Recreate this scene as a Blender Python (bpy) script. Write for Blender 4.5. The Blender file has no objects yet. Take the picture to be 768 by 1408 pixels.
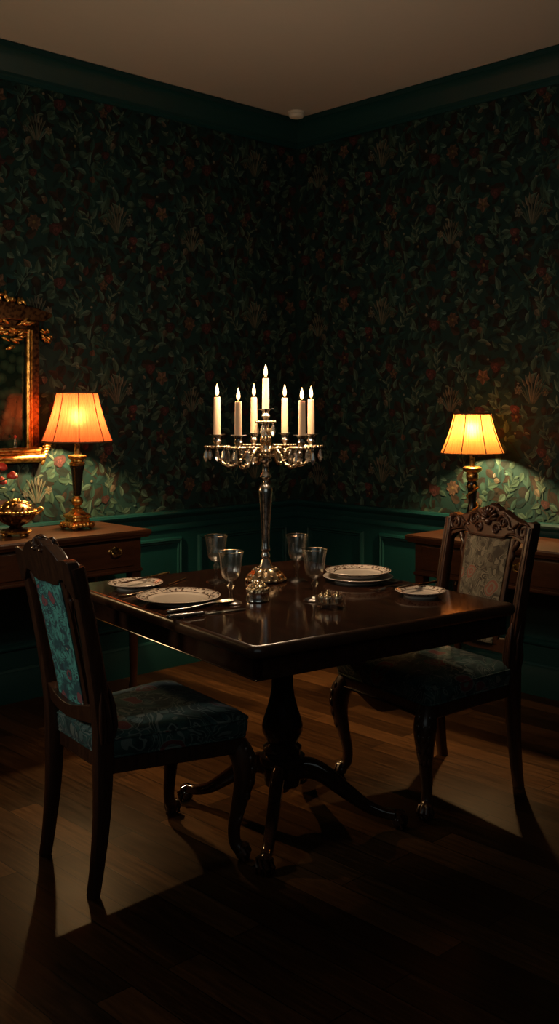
import bpy, bmesh, math, random
from mathutils import Vector, Matrix, Euler
PI = math.pi
S = bpy.context.scene
COL = S.collection
# ------------------------------------------------------------------ camera / picture geometry (768x1408)
F, CX, HZ, EYE = 1410.0, 384.0, 555.0, 1.39
def at(px, py, z):
    """point at height z seen at that place of the 768x1408 frame"""
    Y = F * (EYE - z) / (py - HZ)
    return Vector(((px - CX) * Y / F, Y, z))
CORNER = Vector((0.103, 6.07, 0.0))
ROOM_ROT = math.atan2(-0.6921, -0.7218)         # room x runs along the left wall, room y along the right wall
RM = Matrix.Translation(CORNER) @ Matrix.Rotation(ROOM_ROT, 4, 'Z')
H = 3.04
def room(x, y, z=0.0):
    return RM @ Vector((x, y, z))

# ------------------------------------------------------------------ node helpers
class N:
    def __init__(s, name):
        s.m = bpy.data.materials.new(name); s.m.use_nodes = True
        s.t = s.m.node_tree; s.t.nodes.clear()
        s.out = s.new('ShaderNodeOutputMaterial')
    def new(s, typ, **kw):
        n = s.t.nodes.new(typ)
        for k, v in kw.items(): setattr(n, k, v)
        return n
    def link(s, a, b): s.t.links.new(a, b)
    def put(s, sock, v):
        if isinstance(v, bpy.types.NodeSocket): s.link(v, sock)
        elif isinstance(v, (tuple, list)) and len(v) == 3 and sock.type == 'RGBA': sock.default_value = (*v, 1)
        else: sock.default_value = v
    def bsdf(s, **kw):
        b = s.new('ShaderNodeBsdfPrincipled')
        for k, v in kw.items(): s.put(b.inputs[k.replace('_', ' ')], v)
        s.link(b.outputs[0], s.out.inputs[0]); return b
    def coord(s, which='Object'): return s.new('ShaderNodeTexCoord').outputs[which]
    def mapping(s, vec, scale=(1, 1, 1), rot=(0, 0, 0), loc=(0, 0, 0)):
        n = s.new('ShaderNodeMapping'); s.link(vec, n.inputs[0])
        n.inputs['Scale'].default_value = scale; n.inputs['Rotation'].default_value = rot; n.inputs['Location'].default_value = loc
        return n.outputs[0]
    def noise(s, vec, scale, detail=3, rough=.5, dist=0):
        n = s.new('ShaderNodeTexNoise'); s.link(vec, n.inputs['Vector'])
        n.inputs['Scale'].default_value = scale; n.inputs['Detail'].default_value = detail
        n.inputs['Roughness'].default_value = rough; n.inputs['Distortion'].default_value = dist
        return n.outputs[0]
    def vor(s, vec, scale, feature='F1', rnd=1):
        n = s.new('ShaderNodeTexVoronoi', feature=feature); s.link(vec, n.inputs['Vector'])
        n.inputs['Scale'].default_value = scale; n.inputs['Randomness'].default_value = rnd
        return n
    def ramp(s, fac, stops, interp='LINEAR'):
        n = s.new('ShaderNodeValToRGB'); n.color_ramp.interpolation = interp
        e = n.color_ramp.elements
        while len(e) < len(stops): e.new(.5)
        for el, (p, c) in zip(e, stops):
            el.position = p; el.color = (*c, 1) if len(c) == 3 else c
        s.link(fac, n.inputs[0]); return n.outputs[0]
    def mix(s, fac, a, b, mode='MIX'):
        n = s.new('ShaderNodeMix', data_type='RGBA', blend_type=mode)
        s.put(n.inputs[0], fac); s.put(n.inputs[6], a); s.put(n.inputs[7], b); return n.outputs[2]
    def math(s, op, a, b=0.0, c=0.0):
        n = s.new('ShaderNodeMath', operation=op)
        s.put(n.inputs[0], a); s.put(n.inputs[1], b)
        if op in ('MULTIPLY_ADD', 'COMPARE', 'SMOOTH_MIN'): s.put(n.inputs[2], c)
        return n.outputs[0]
    def sep(s, vec):
        n = s.new('ShaderNodeSeparateXYZ'); s.link(vec, n.inputs[0]); return n.outputs
    def bump(s, h, strength=.3, dist=.005):
        n = s.new('ShaderNodeBump'); s.link(h, n.inputs['Height'])
        n.inputs['Strength'].default_value = strength; n.inputs['Distance'].default_value = dist
        return n.outputs[0]

def m_wood(name, dark, light, rough=.28, scale=6, stretch=(1, 9, 9), coat=.3, bump=.02):
    n = N(name); c = n.coord()
    g = n.noise(n.mapping(c, stretch), scale, 5, .6, .4)
    fine = n.noise(n.mapping(c, tuple(3 * v for v in stretch)), scale * 3, 3)
    col = n.ramp(n.math('MULTIPLY_ADD', fine, .35, n.math('MULTIPLY', g, .75)), [(.3, dark), (.75, light)])
    r = n.math('MULTIPLY_ADD', fine, .10, rough - .05)
    kw = {'Normal': n.bump(fine, bump, .001)} if bump else {}
    n.bsdf(Base_Color=col, Roughness=r, Coat_Weight=coat, Coat_Roughness=.12, **kw)
    return n.m
def m_metal(name, col, rough=.18, dark=None):
    n = N(name); c = n.coord()
    k = n.noise(c, 60, 4)
    base = n.ramp(k, [(.35, dark or tuple(v * .6 for v in col)), (.6, col)])
    n.bsdf(Base_Color=base, Metallic=1.0, Roughness=n.math('MULTIPLY_ADD', k, .15, rough - .05))
    return n.m
def m_plain(name, col, rough=.5, var=.15, **kw):
    n = N(name); k = n.noise(n.coord(), 25, 3)
    base = n.mix(n.math('MULTIPLY', k, var * 2), col, tuple(v * .6 for v in col))
    n.bsdf(Base_Color=base, Roughness=rough, **kw)
    return n.m
def m_glass(name, col=(1, 1, 1), rough=.0, ior=1.48):
    n = N(name)
    n.bsdf(Base_Color=col, Roughness=rough, IOR=ior, Transmission_Weight=1.0)
    return n.m
def m_emit(name, stops, strength, zlo, zhi):
    n = N(name); z = n.sep(n.coord())[2]
    f = n.math('DIVIDE', n.math('SUBTRACT', z, zlo), zhi - zlo)
    e = n.new('ShaderNodeEmission'); n.link(n.ramp(f, stops), e.inputs[0]); e.inputs[1].default_value = strength
    n.link(e.outputs[0], n.out.inputs[0]); return n.m

M = {}
M['table_wood'] = m_wood('mahogany_table', (.012, .005, .003), (.048, .019, .010), .10, 5, (9, 1, 9), .0, 0)
M['table_edge'] = m_wood('mahogany_edge', (.020, .008, .004), (.075, .030, .014), .30, 5, (9, 1, 9), .2, 0)
M['chair_wood'] = m_wood('dark_walnut_chair', (.017, .007, .004), (.072, .028, .013), .34, 8, (9, 9, 1), .15)
M['cabinet_wood'] = m_wood('cherry_sideboard', (.015, .0055, .0025), (.056, .020, .0085), .30, 5, (1, 8, 8), .05)
M['silver'] = m_metal('polished_silver', (.80, .78, .74), .2, (.35, .33, .30))
M['silver_gold'] = m_metal('gilded_silver', (.85, .66, .42), .2, (.40, .28, .16))
M['gold'] = m_metal('old_gilding', (.85, .52, .16), .3, (.30, .15, .04))
M['bronze'] = m_metal('dark_bronze', (.16, .08, .035), .32, (.04, .02, .012))
M['brass'] = m_metal('aged_brass', (.62, .42, .16), .26, (.25, .15, .05))
M['black_lacquer'] = m_plain('black_lacquer', (.012, .009, .006), .22)
def m_thin(name, rough=.12, low=.05, edge=.75):
    """thin walled glass: clear face on, mirror like towards its rims"""
    n = N(name); lw = n.new('ShaderNodeLayerWeight'); lw.inputs[0].default_value = .5
    f = n.math('MULTIPLY_ADD', n.math('POWER', lw.outputs['Facing'], 3.0), edge, low)
    t = n.new('ShaderNodeBsdfTransparent'); t.inputs[0].default_value = (.97, .97, .96, 1)
    g = n.new('ShaderNodeBsdfGlossy'); g.inputs['Roughness'].default_value = rough; g.inputs['Color'].default_value = (1, .97, .92, 1)
    m = n.new('ShaderNodeMixShader'); n.link(f, m.inputs[0])
    n.link(t.outputs[0], m.inputs[1]); n.link(g.outputs[0], m.inputs[2]); n.link(m.outputs[0], n.out.inputs[0]); return n.m
M['glass'] = m_thin('clear_crystal', .2, .07, .8)
M['crystal'] = m_thin('cut_crystal', .22, .30, .6)
M['wax'] = m_plain('cream_wax', (.60, .42, .25), .5, .05, Subsurface_Weight=.5, Subsurface_Radius=(.02, .01, .005), Subsurface_Scale=.6, Emission_Color=(1, .55, .26, 1), Emission_Strength=.16)  # wax emission stands in for flame light scattering inside the candle
M['wick'] = m_plain('burnt_wick', (.01, .008, .006), .9)
M['flame'] = m_emit('candle_flame', [(0, (1, .42, .10)), (.25, (1, .66, .30)), (.7, (1, .78, .45)), (1, (1, .5, .14))], 4.5, 0, .046)
M['paint'] = m_plain('teal_panel_paint', (.0022, .032, .036), .45, .12, Specular_IOR_Level=.3)
M['ceiling'] = m_plain('warm_white_plaster', (.37, .35, .32), .9, .06)
M['detector'] = m_plain('white_plastic', (.6, .58, .52), .5, .03)
M['rose'] = m_plain('red_petals', (.34, .022, .018), .45)
M['leaf'] = m_plain('dark_foliage', (.03, .07, .035), .5)
M['drawer_dark'] = m_plain('dark_seam', (.010, .004, .003), .6)
# wallpaper: colours printed per leaf and flower, carried on the mesh
n = N('printed_wallpaper')
a = n.new('ShaderNodeAttribute', attribute_name='print_colour')
k = n.noise(n.coord(), 90, 4)
n.bsdf(Base_Color=n.mix(n.math('MULTIPLY', k, .5), a.outputs[0], (.012, .02, .016)), Roughness=.75, Specular_IOR_Level=.12, Normal=n.bump(k, .08, .002))
M['wallpaper'] = n.m
# floor boards
n = N('oak_boards')
v = n.mapping(n.coord(), rot=(0, 0, PI / 2))
b = n.new('ShaderNodeTexBrick'); n.link(v, b.inputs['Vector'])
b.offset = .37; b.squash = 1
for kk, vv in (('Color1', (0, 0, 0, 1)), ('Color2', (1, 1, 1, 1)), ('Mortar', (.5, .5, .5, 1))): b.inputs[kk].default_value = vv
b.inputs['Scale'].default_value = 1; b.inputs['Mortar Size'].default_value = .0016; b.inputs['Mortar Smooth'].default_value = .2
b.inputs['Brick Width'].default_value = 1.15; b.inputs['Row Height'].default_value = .105
grain = n.noise(n.mapping(v, (1.2, 16, 1)), 5, 6, .62, .5)
blotch = n.noise(v, 2.2, 3)
tone = n.math('ADD', n.math('MULTIPLY', b.outputs['Color'], .34), n.math('MULTIPLY', grain, .62))
colr = n.ramp(tone, [(.25, (.011, .0045, .0018)), (.5, (.040, .018, .007)), (.8, (.125, .058, .022))])
colr = n.mix(b.outputs['Fac'], colr, (.003, .0015, .0008))
rgh = n.math('ADD', .24, n.math('MULTIPLY', grain, n.math('MULTIPLY', blotch, .45)))
hgt = n.math('SUBTRACT', n.math('MULTIPLY', grain, .3), b.outputs['Fac'])
n.bsdf(Base_Color=colr, Roughness=rgh, Specular_IOR_Level=.07, Normal=n.bump(hgt, .12, .002))
M['floor'] = n.m
# tapestry fabrics
def m_fabric(name, base, dark, motifs, scale=9, flower=(.3, .05, .05), line=(.2, .2, .16)):
    """woven scrolls: contour lines of a warped noise, curled leaves and scattered blossoms on a mottled ground"""
    n = N(name); c = n.coord()
    w = n.new('ShaderNodeTexNoise'); n.link(c, w.inputs['Vector']); w.inputs['Scale'].default_value = scale * .8; w.inputs['Detail'].default_value = 2
    vm = n.new('ShaderNodeVectorMath', operation='MULTIPLY_ADD')
    n.link(w.outputs['Color'], vm.inputs[0]); vm.inputs[1].default_value = (.9 / scale,) * 3; n.link(c, vm.inputs[2]); p = vm.outputs[0]
    big = n.vor(p, scale); cs = n.sep(big.outputs['Color']); bd = big.outputs['Distance']
    small = n.vor(p, scale * 2.3); cs2 = n.sep(small.outputs['Color']); sd = small.outputs['Distance']
    col = n.mix(n.ramp(n.noise(p, scale * 2, 3), [(.40, (0, 0, 0)), (.56, (1, 1, 1))]), dark, base)
    leaf = n.math('MULTIPLY', n.math('LESS_THAN', sd, .44), n.math('LESS_THAN', cs2[0], .62))
    col = n.mix(leaf, col, n.ramp(cs2[1], motifs, 'CONSTANT'))
    rim = n.math('MULTIPLY', n.math('COMPARE', sd, .40, .045), n.math('LESS_THAN', cs2[0], .62))
    col = n.mix(rim, col, dark)
    nz = n.noise(p, scale * 1.1, 1, .4, 1.2)
    for lv in (.42, .50, .58):
        col = n.mix(n.math('COMPARE', nz, lv, .011), col, line)
    pick_ = n.math('LESS_THAN', cs[0], .40)
    ring = n.math('SINE', n.math('MULTIPLY', bd, 34))
    bl = n.math('MULTIPLY', pick_, n.math('LESS_THAN', bd, .40))
    col = n.mix(bl, col, n.mix(n.math('GREATER_THAN', ring, .1), flower, line))
    weave = n.noise(c, 420, 1)
    col = n.mix(n.math('MULTIPLY', weave, .4), col, dark)
    n.bsdf(Base_Color=col, Roughness=.82, Sheen_Weight=.1, Normal=n.bump(weave, .3, .002))
    return n.m
M['seat_fabric'] = m_fabric('teal_tapestry_seat', (.026, .080, .066), (.007, .024, .021),
    [(0, (.09, .14, .12)), (.3, (.03, .09, .085)), (.5, (.16, .17, .13)), (.8, (.07, .12, .11))], 9, (.17, .035, .035), (.16, .19, .16))
M['back_fabric'] = m_fabric('turquoise_tapestry_back', (.11, .44, .35), (.02, .09, .09),
    [(0, (.10, .34, .30)), (.3, (.03, .13, .14)), (.45, (.42, .38, .28)), (.66, (.07, .30, .25)), (.9, (.03, .05, .06))], 15, (.30, .06, .06), (.025, .05, .06))
M['front_fabric'] = m_fabric('olive_tapestry_back', (.14, .125, .08), (.040, .030, .018),
    [(0, (.22, .19, .13)), (.34, (.07, .05, .03)), (.55, (.17, .16, .11)), (.80, (.10, .10, .07))], 13, (.26, .09, .055), (.22, .19, .13))
# lamp shades
def m_shade(name, c1, c2, hot):
    n = N(name); c = n.coord(); xyz = n.sep(c)
    ang = n.math('ARCTAN2', xyz[1], xyz[0])
    cmb = n.new('ShaderNodeCombineXYZ'); n.link(n.math('MULTIPLY', ang, 22), cmb.inputs[0]); n.link(n.math('MULTIPLY', xyz[2], 5), cmb.inputs[1])
    st = n.noise(cmb.outputs[0], 1.6, 4, .7)
    col = n.ramp(st, [(.3, c1), (.7, c2)])
    d = n.new('ShaderNodeBsdfDiffuse'); t = n.new('ShaderNodeBsdfTranslucent')
    n.link(n.mix(1.0, col, (.6, .6, .6), 'MULTIPLY'), d.inputs[0]); n.link(col, t.inputs[0])
    rf = n.new('ShaderNodeBsdfRefraction'); n.link(col, rf.inputs[0]); rf.inputs['IOR'].default_value = 1.28; rf.inputs['Roughness'].default_value = .9
    m0 = n.new('ShaderNodeMixShader'); m0.inputs[0].default_value = hot
    n.link(t.outputs[0], m0.inputs[1]); n.link(rf.outputs[0], m0.inputs[2])
    mx = n.new('ShaderNodeMixShader'); mx.inputs[0].default_value = .6
    n.link(d.outputs[0], mx.inputs[1]); n.link(m0.outputs[0], mx.inputs[2]); n.link(mx.outputs[0], n.out.inputs[0])
    return n.m
M['shade_orange'] = m_shade('rust_pleated_silk', (.055, .0112, .0046), (.092, .0208, .0084), .15)
M['shade_yellow'] = m_shade('amber_pleated_silk', (.072, .0265, .0068), (.106, .041, .0118), .2)
M['shade_trim'] = m_plain('brown_ribbon', (.05, .02, .01), .6)
# porcelain with a printed border (bands by distance from the plate's axis)
def m_plate(name, R):
    n = N(name); c = n.coord(); x = n.sep(c)
    r = n.math('DIVIDE', n.math('SQRT', n.math('ADD', n.math('MULTIPLY', x[0], x[0]), n.math('MULTIPLY', x[1], x[1]))), R)
    band = n.math('MULTIPLY', n.math('GREATER_THAN', r, .74), n.math('LESS_THAN', r, .955))
    v = n.vor(c, 95); s_ = n.math('LESS_THAN', v.outputs['Distance'], .44)
    ring = n.math('LESS_THAN', n.math('ABSOLUTE', n.math('SUBTRACT', n.math('ABSOLUTE', n.math('SUBTRACT', r, .85)), .115)), .012)
    pat = n.math('MAXIMUM', n.math('MULTIPLY', band, n.math('MULTIPLY', s_, n.math('LESS_THAN', n.sep(v.outputs['Color'])[0], .8))), ring)
    col = n.mix(pat, (.84, .72, .58), (.16, .09, .05))
    n.bsdf(Base_Color=col, Roughness=.16, Coat_Weight=.4)
    return n.m

# ------------------------------------------------------------------ mesh helpers
class MB:
    def __init__(s): s.v = []; s.f = []; s.mi = []
    def add(s, vs, fs, mi=0, mat=None):
        b = len(s.v)
        s.v += [tuple(mat @ Vector(p)) if mat else tuple(p) for p in vs]
        s.f += [tuple(b + i for i in f) for f in fs]; s.mi += [mi] * len(fs); return s
    def box(s, lo, hi, mi=0, mat=None):
        x0, y0, z0 = lo; x1, y1, z1 = hi
        vs = [(x0, y0, z0), (x1, y0, z0), (x1, y1, z0), (x0, y1, z0), (x0, y0, z1), (x1, y0, z1), (x1, y1, z1), (x0, y1, z1)]
        return s.add(vs, [(0, 3, 2, 1), (4, 5, 6, 7), (0, 1, 5, 4), (1, 2, 6, 5), (2, 3, 7, 6), (3, 0, 4, 7)], mi, mat)
    def lathe(s, prof, seg=32, c=(0, 0, 0), mi=0, lobes=0, amp=0.0, mat=None, closed=False):
        vs, fs = [], []
        k = len(prof)
        for i in range(seg):
            a = 2 * PI * i / seg
            q = 1 + (amp * math.cos(lobes * a) if lobes else 0)
            for r, z in prof: vs.append((c[0] + r * q * math.cos(a), c[1] + r * q * math.sin(a), c[2] + z))
        for i in range(seg):
            j = (i + 1) % seg
            for t in range(k if closed else k - 1):
                u = (t + 1) % k
                fs.append((i * k + t, j * k + t, j * k + u, i * k + u))
        if not closed:
            if prof[0][0] > 1e-6: fs.append(tuple(i * k for i in range(seg))[::-1])
            if prof[-1][0] > 1e-6: fs.append(tuple(i * k + k - 1 for i in range(seg)))
        return s.add(vs, fs, mi, mat)
    def tube(s, pts, rad, seg=10, ref=(0, 0, 1), power=2.0, mi=0, mat=None):
        """swept section; rad holds radii or (sideways, other) pairs; power>2 squares the section"""
        pts = [Vector(p) for p in pts]; n = len(pts); ref = Vector(ref); vs, fs = [], []
        for i, p in enumerate(pts):
            t = (pts[min(i + 1, n - 1)] - pts[max(i - 1, 0)]).normalized()
            r = ref if abs(t.dot(ref)) < .97 else Vector((1, 0, 0)) if abs(t.x) < .9 else Vector((0, 1, 0))
            u = t.cross(r).normalized(); w = u.cross(t).normalized()
            ra = rad[i] if isinstance(rad, list) else rad
            ru, rw = ra if isinstance(ra, (list, tuple)) else (ra, ra)
            for k in range(seg):
                a = 2 * PI * (k + .5) / seg; ca, sa = math.cos(a), math.sin(a); e = 2 / power
                vs.append(p + u * ru * math.copysign(abs(ca) ** e, ca) + w * rw * math.copysign(abs(sa) ** e, sa))
        for i in range(n - 1):
            for k in range(seg):
                j = (k + 1) % seg
                fs.append((i * seg + k, i * seg + j, (i + 1) * seg + j, (i + 1) * seg + k))
        fs.append(tuple(range(seg))[::-1]); fs.append(tuple((n - 1) * seg + k for k in range(seg)))
        return s.add(vs, fs, mi, mat)
    def prism(s, poly, h0, h1, axis='z', mi=0, mat=None):
        """polygon extruded along an axis: 'z' -> (a,b,h), 'x' -> (h,a,b), 'y' -> (a,h,b)"""
        n = len(poly)
        f = {'z': lambda a, b, h: (a, b, h), 'x': lambda a, b, h: (h, a, b), 'y': lambda a, b, h: (a, h, b)}[axis]
        vs = [f(a, b, h0) for a, b in poly] + [f(a, b, h1) for a, b in poly]
        fs = [tuple(range(n))[::-1], tuple(range(n, 2 * n))] + [(i, (i + 1) % n, n + (i + 1) % n, n + i) for i in range(n)]
        return s.add(vs, fs, mi, mat)
    def ball(s, c, r, seg=10, rings=6, mat=None, mi=0):
        r = r if isinstance(r, (tuple, list)) else (r, r, r); vs = [(0, 0, -1)]; fs = []
        for i in range(1, rings):
            th = PI * i / rings
            for k in range(seg):
                a = 2 * PI * k / seg; vs.append((math.sin(th) * math.cos(a), math.sin(th) * math.sin(a), -math.cos(th)))
        vs.append((0, 0, 1)); L = len(vs) - 1
        for k in range(seg):
            j = (k + 1) % seg
            fs.append((0, 1 + j, 1 + k)); fs.append((L, L - seg + k, L - seg + j))
            for i in range(rings - 2): fs.append((1 + i * seg + k, 1 + i * seg + j, 1 + (i + 1) * seg + j, 1 + (i + 1) * seg + k))
        base = Matrix.Translation(Vector(c)) @ (mat or Matrix()) @ Matrix.Diagonal((*r, 1))
        return s.add(vs, fs, mi, base)
    def build(s, name, mats, parent=None, smooth=40, bevel=0, subsurf=0, loc=None):
        me = bpy.data.meshes.new(name); me.from_pydata(s.v, [], s.f)
        mats = mats if isinstance(mats, (list, tuple)) else [mats]
        for m in mats: me.materials.append(M[m] if isinstance(m, str) else m)
        me.polygons.foreach_set('material_index', s.mi)
        bm = bmesh.new(); bm.from_mesh(me); bmesh.ops.recalc_face_normals(bm, faces=bm.faces)
        if smooth:
            ang = math.radians(smooth)
            for f in bm.faces: f.smooth = True
            for e in bm.edges:
                if len(e.link_faces) == 2 and (e.calc_face_angle(0) > ang or max(len(f.verts) for f in e.link_faces) > 8): e.smooth = False
        bm.to_mesh(me); bm.free()
        o = bpy.data.objects.new(name, me); COL.objects.link(o)
        if parent: o.parent = parent
        if loc: o.location = loc
        if bevel:
            b = o.modifiers.new('Bevel', 'BEVEL'); b.width = bevel; b.segments = 2; b.limit_method = 'ANGLE'; b.angle_limit = .6; b.harden_normals = True
        if subsurf:
            q = o.modifiers.new('Subsurf', 'SUBSURF'); q.levels = q.render_levels = subsurf
        return o
def tag(o, label=None, cat=None, group=None, kind=None):
    if label: o['label'] = label
    if cat: o['category'] = cat
    if group: o['group'] = group
    if kind: o['kind'] = kind
    return o
def thing(name, label, cat, loc, rz=0, group=None):
    o = bpy.data.objects.new(name, None); COL.objects.link(o); o.empty_display_size = .05
    o.location = loc; o.rotation_euler = (0, 0, rz)
    return tag(o, label, cat, group)
def inst(o, parent=None, loc=None, rz=None):
    c = o.copy(); COL.objects.link(c)
    if parent: c.parent = parent
    if loc is not None: c.location = loc
    if rz is not None: c.rotation_euler = (0, 0, rz)
    return c
def dup(root, loc, rz, label, group=None):
    r = root.copy(); COL.objects.link(r); r.location = loc; r.rotation_euler = (0, 0, rz)
    r['label'] = label
    if group: r['group'] = group
    for ch in list(root.children):
        c = ch.copy(); COL.objects.link(c); c.parent = r
        for g in ch.children:
            d = g.copy(); COL.objects.link(d); d.parent = c
    return r
def smooth_path(ctrl, n=8):
    """Catmull-Rom through the control tuples (any dimension)"""
    out = []; P = [ctrl[0]] + list(ctrl) + [ctrl[-1]]
    for i in range(1, len(P) - 2):
        for k in range(n):
            t = k / n
            out.append(tuple(.5 * (2 * b + (c - a) * t + (2 * a - 5 * b + 4 * c - d) * t * t + (3 * b - a - 3 * c + d) * t ** 3)
                             for a, b, c, d in zip(P[i - 1], P[i], P[i + 1], P[i + 2])))
    out.append(tuple(ctrl[-1])); return out
def in_room(o):
    o.location = CORNER; o.rotation_euler = (0, 0, ROOM_ROT); return o

# ------------------------------------------------------------------ the room
W = 5.6
floor = in_room(MB().box((-.1, -.1, -.06), (W + .1, W + .1, 0)).build('floor', 'floor', smooth=0)); tag(floor, kind='structure')
ceil = in_room(MB().box((-.1, -.1, H), (W + .1, W + .1, H + .06)).build('ceiling', 'ceiling', smooth=0)); tag(ceil, kind='structure')

rnd = random.Random(11)
TEAL = [(.010, .046, .044), (.018, .066, .060), (.007, .034, .036), (.040, .095, .070), (.070, .125, .080), (.095, .150, .095)]
DARKB = [(.040, .020, .014), (.060, .028, .02), (.026, .018, .016), (.016, .026, .024)]
SAGE = [(.13, .19, .13), (.18, .21, .13), (.24, .22, .14), (.15, .24, .18)]
TAN = [(.30, .23, .14), (.36, .26, .16), (.26, .22, .16), (.22, .18, .11)]
RED = [(.15, .040, .038), (.20, .052, .046), (.12, .034, .034)]
PEACH = [(.36, .17, .10), (.30, .13, .08), (.36, .24, .15)]
def sc(c, k): return tuple(min(1, v * k) for v in c)
class Paper:
    """flat printed shapes of one wallpaper repeat: list of (points, faces, colours)"""
    def __init__(s): s.items = []
    def leaf(s, x, y, ang, L, w, col, bend=0.0, vein=True):
        n = 6; mid, lf, rt = [], [], []
        for i in range(n + 1):
            t = i / n; a = ang + bend * t
            if i == 0: mx, my = x, y
            else: mx, my = mid[-1][0] + math.cos(a) * L / n, mid[-1][1] + math.sin(a) * L / n
            mid.append((mx, my)); h = w * math.sin(PI * t ** .8) * (1 - .25 * t)
            lf.append((mx - math.sin(a) * h, my + math.cos(a) * h)); rt.append((mx + math.sin(a) * h, my - math.cos(a) * h))
        v, f, c = [], [], []
        for side, k in ((lf, 1.25), (rt, .68)):
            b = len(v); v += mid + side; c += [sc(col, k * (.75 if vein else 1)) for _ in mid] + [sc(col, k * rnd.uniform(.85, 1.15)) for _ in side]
            for i in range(n): f.append((b + i, b + i + 1, b + n + 2 + i, b + n + 1 + i))
        s.items.append((v, f, c))
    def stem(s, pts, w, col):
        p = smooth_path(pts, 5); v, f, c = [], [], []
        for i in range(len(p)):
            q0, q1 = p[max(0, i - 1)], p[min(len(p) - 1, i + 1)]
            d = math.hypot(q1[0] - q0[0], q1[1] - q0[1]) or 1; nx, ny = -(q1[1] - q0[1]) / d, (q1[0] - q0[0]) / d
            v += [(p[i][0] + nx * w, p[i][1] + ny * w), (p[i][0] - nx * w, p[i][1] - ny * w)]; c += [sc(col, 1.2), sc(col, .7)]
            if i: f.append((2 * i - 2, 2 * i - 1, 2 * i + 1, 2 * i))
        s.items.append((v, f, c))
    def flower(s, x, y, r, col, n=6, heart=(.25, .14, .05)):
        a0 = rnd.uniform(0, 6)
        for k in range(n):
            a = a0 + 2 * PI * k / n
            s.leaf(x + math.cos(a) * r * .1, y + math.sin(a) * r * .1, a, r, r * .42, sc(col, rnd.uniform(.75, 1.2)), rnd.uniform(-.3, .3))
        s.disc(x, y, r * .26, heart)
    def disc(s, x, y, r, col, sy=1.0, ang=0.0):
        v = [(x, y)]; c = [sc(col, 1.3)]
        for k in range(10):
            a = 2 * PI * k / 10; px, py = r * math.cos(a), r * sy * math.sin(a)
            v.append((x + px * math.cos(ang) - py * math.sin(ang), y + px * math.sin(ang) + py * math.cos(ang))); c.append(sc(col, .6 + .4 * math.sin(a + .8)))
        s.items.append((v, [(0, 1 + k, 1 + (k + 1) % 10) for k in range(10)], c))
    def rose(s, x, y, r, col):
        for k in range(7):
            a = k * 2.4; q = r * (1 - k * .115)
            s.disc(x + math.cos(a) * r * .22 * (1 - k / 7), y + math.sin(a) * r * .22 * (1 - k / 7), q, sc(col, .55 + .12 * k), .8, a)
TW, TH = .94, .86
P = Paper(); R = rnd.uniform; pick = rnd.choice
def spots(k, gap):
    """positions kept apart so that the print fills evenly"""
    got = []
    for _ in range(k * 30):
        x, y = R(0, TW), R(0, TH)
        if all(min(abs(x - a), TW - abs(x - a)) ** 2 + min(abs(y - b_), TH - abs(y - b_)) ** 2 > gap * gap for a, b_ in got): got.append((x, y))
        if len(got) >= k: break
    return got
for x, y in spots(110, .05): P.leaf(x, y, R(0, 2 * PI), R(.06, .12), R(.018, .034), sc(pick(DARKB + TEAL[:3]), .8), R(-.7, .7))
for k in range(14):
    x, y = R(0, TW), R(0, TH); P.stem([(x, y), (x + R(-.08, .08), y + .09), (x + R(-.12, .12), y + .18), (x + R(-.16, .16), y + .27)], .003, pick(DARKB))
for x, y in spots(190, .04): P.leaf(x, y, R(0, 2 * PI), R(.05, .10), R(.015, .028), pick(TEAL + DARKB), R(-.9, .9))
for x, y in spots(30, .08): P.disc(x, y, R(.014, .030), pick(DARKB + TEAL[3:]), R(.7, 1), R(0, 3))
for x, y in spots(140, .042): P.leaf(x, y, R(.2, 2.9) if rnd.random() < .6 else R(0, 6.28), R(.04, .08), R(.010, .019), pick(TEAL[3:] + SAGE[:1]), R(-1, 1))
for x, y in spots(11, .2):                            # sprigs of slim leaves on a stem
    ln = R(.11, .18); tilt = R(-.6, .6); c = pick(SAGE[:2] + TEAL[4:])
    ex, ey = x + math.sin(tilt) * ln, y + math.cos(tilt) * ln
    P.stem([(x, y), ((x + ex) / 2 + .008, (y + ey) / 2), (ex, ey)], .002, sc(c, .8))
    for j in range(7):
        t = .25 + .75 * j / 6; P.leaf(x + (ex - x) * t, y + (ey - y) * t, PI / 2 - tilt + (.75 if j % 2 else -.75), R(.032, .055), .0068, sc(c, R(.7, 1.2)), R(-.3, .3))
for x, y in spots(34, .1): P.leaf(x, y, R(0, 6.28), R(.025, .05), R(.007, .012), pick(SAGE + TAN[2:] + DARKB), R(-.8, .8))
for (x, y, s_) in ((.24, .14, 1.0), (.70, .53, .85)):   # tan tulip clumps, tall and narrow
    for j in range(9):
        u = (j - 4) / 4; P.leaf(x + u * .012, y, PI / 2 - u * .40, R(.10, .15) * s_, .006 * s_, sc(pick(SAGE + TAN), R(.45, .9)), -u * .55)
    for j in range(6):
        u = (j - 2.5) / 2.5; P.leaf(x + u * .034 * s_, y + (.105 - .02 * abs(u)) * s_, PI / 2 - u * .35, R(.045, .065) * s_, .0085 * s_, sc(pick(TAN), R(.6, 1.1)), -u * .3)
    P.flower(x - .075 * s_, y + .070 * s_, .024 * s_, sc(pick(TAN), .8)); P.flower(x + .072 * s_, y + .058 * s_, .020 * s_, sc(pick(TAN), .7))
for i, (x, y) in enumerate(spots(9, .22)):
    r_ = R(.020, .036); P.rose(x, y, r_, sc(pick(RED), R(.6, 1.15))); P.leaf(x + r_, y, -.5, .055, .014, pick(TEAL[4:])); P.leaf(x - r_, y, 3.6, .055, .014, pick(TEAL[4:]))
for x, y in spots(6, .25): P.flower(x, y, R(.026, .042), sc(pick(PEACH + RED + DARKB), R(.5, .8)), rnd.choice((5, 6, 8)))
for x, y in spots(9, .2): P.leaf(x, y, R(0, 6.28), R(.035, .055), R(.013, .02), sc(pick(PEACH + RED), R(.4, .7)), R(-.4, .4))
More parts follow.
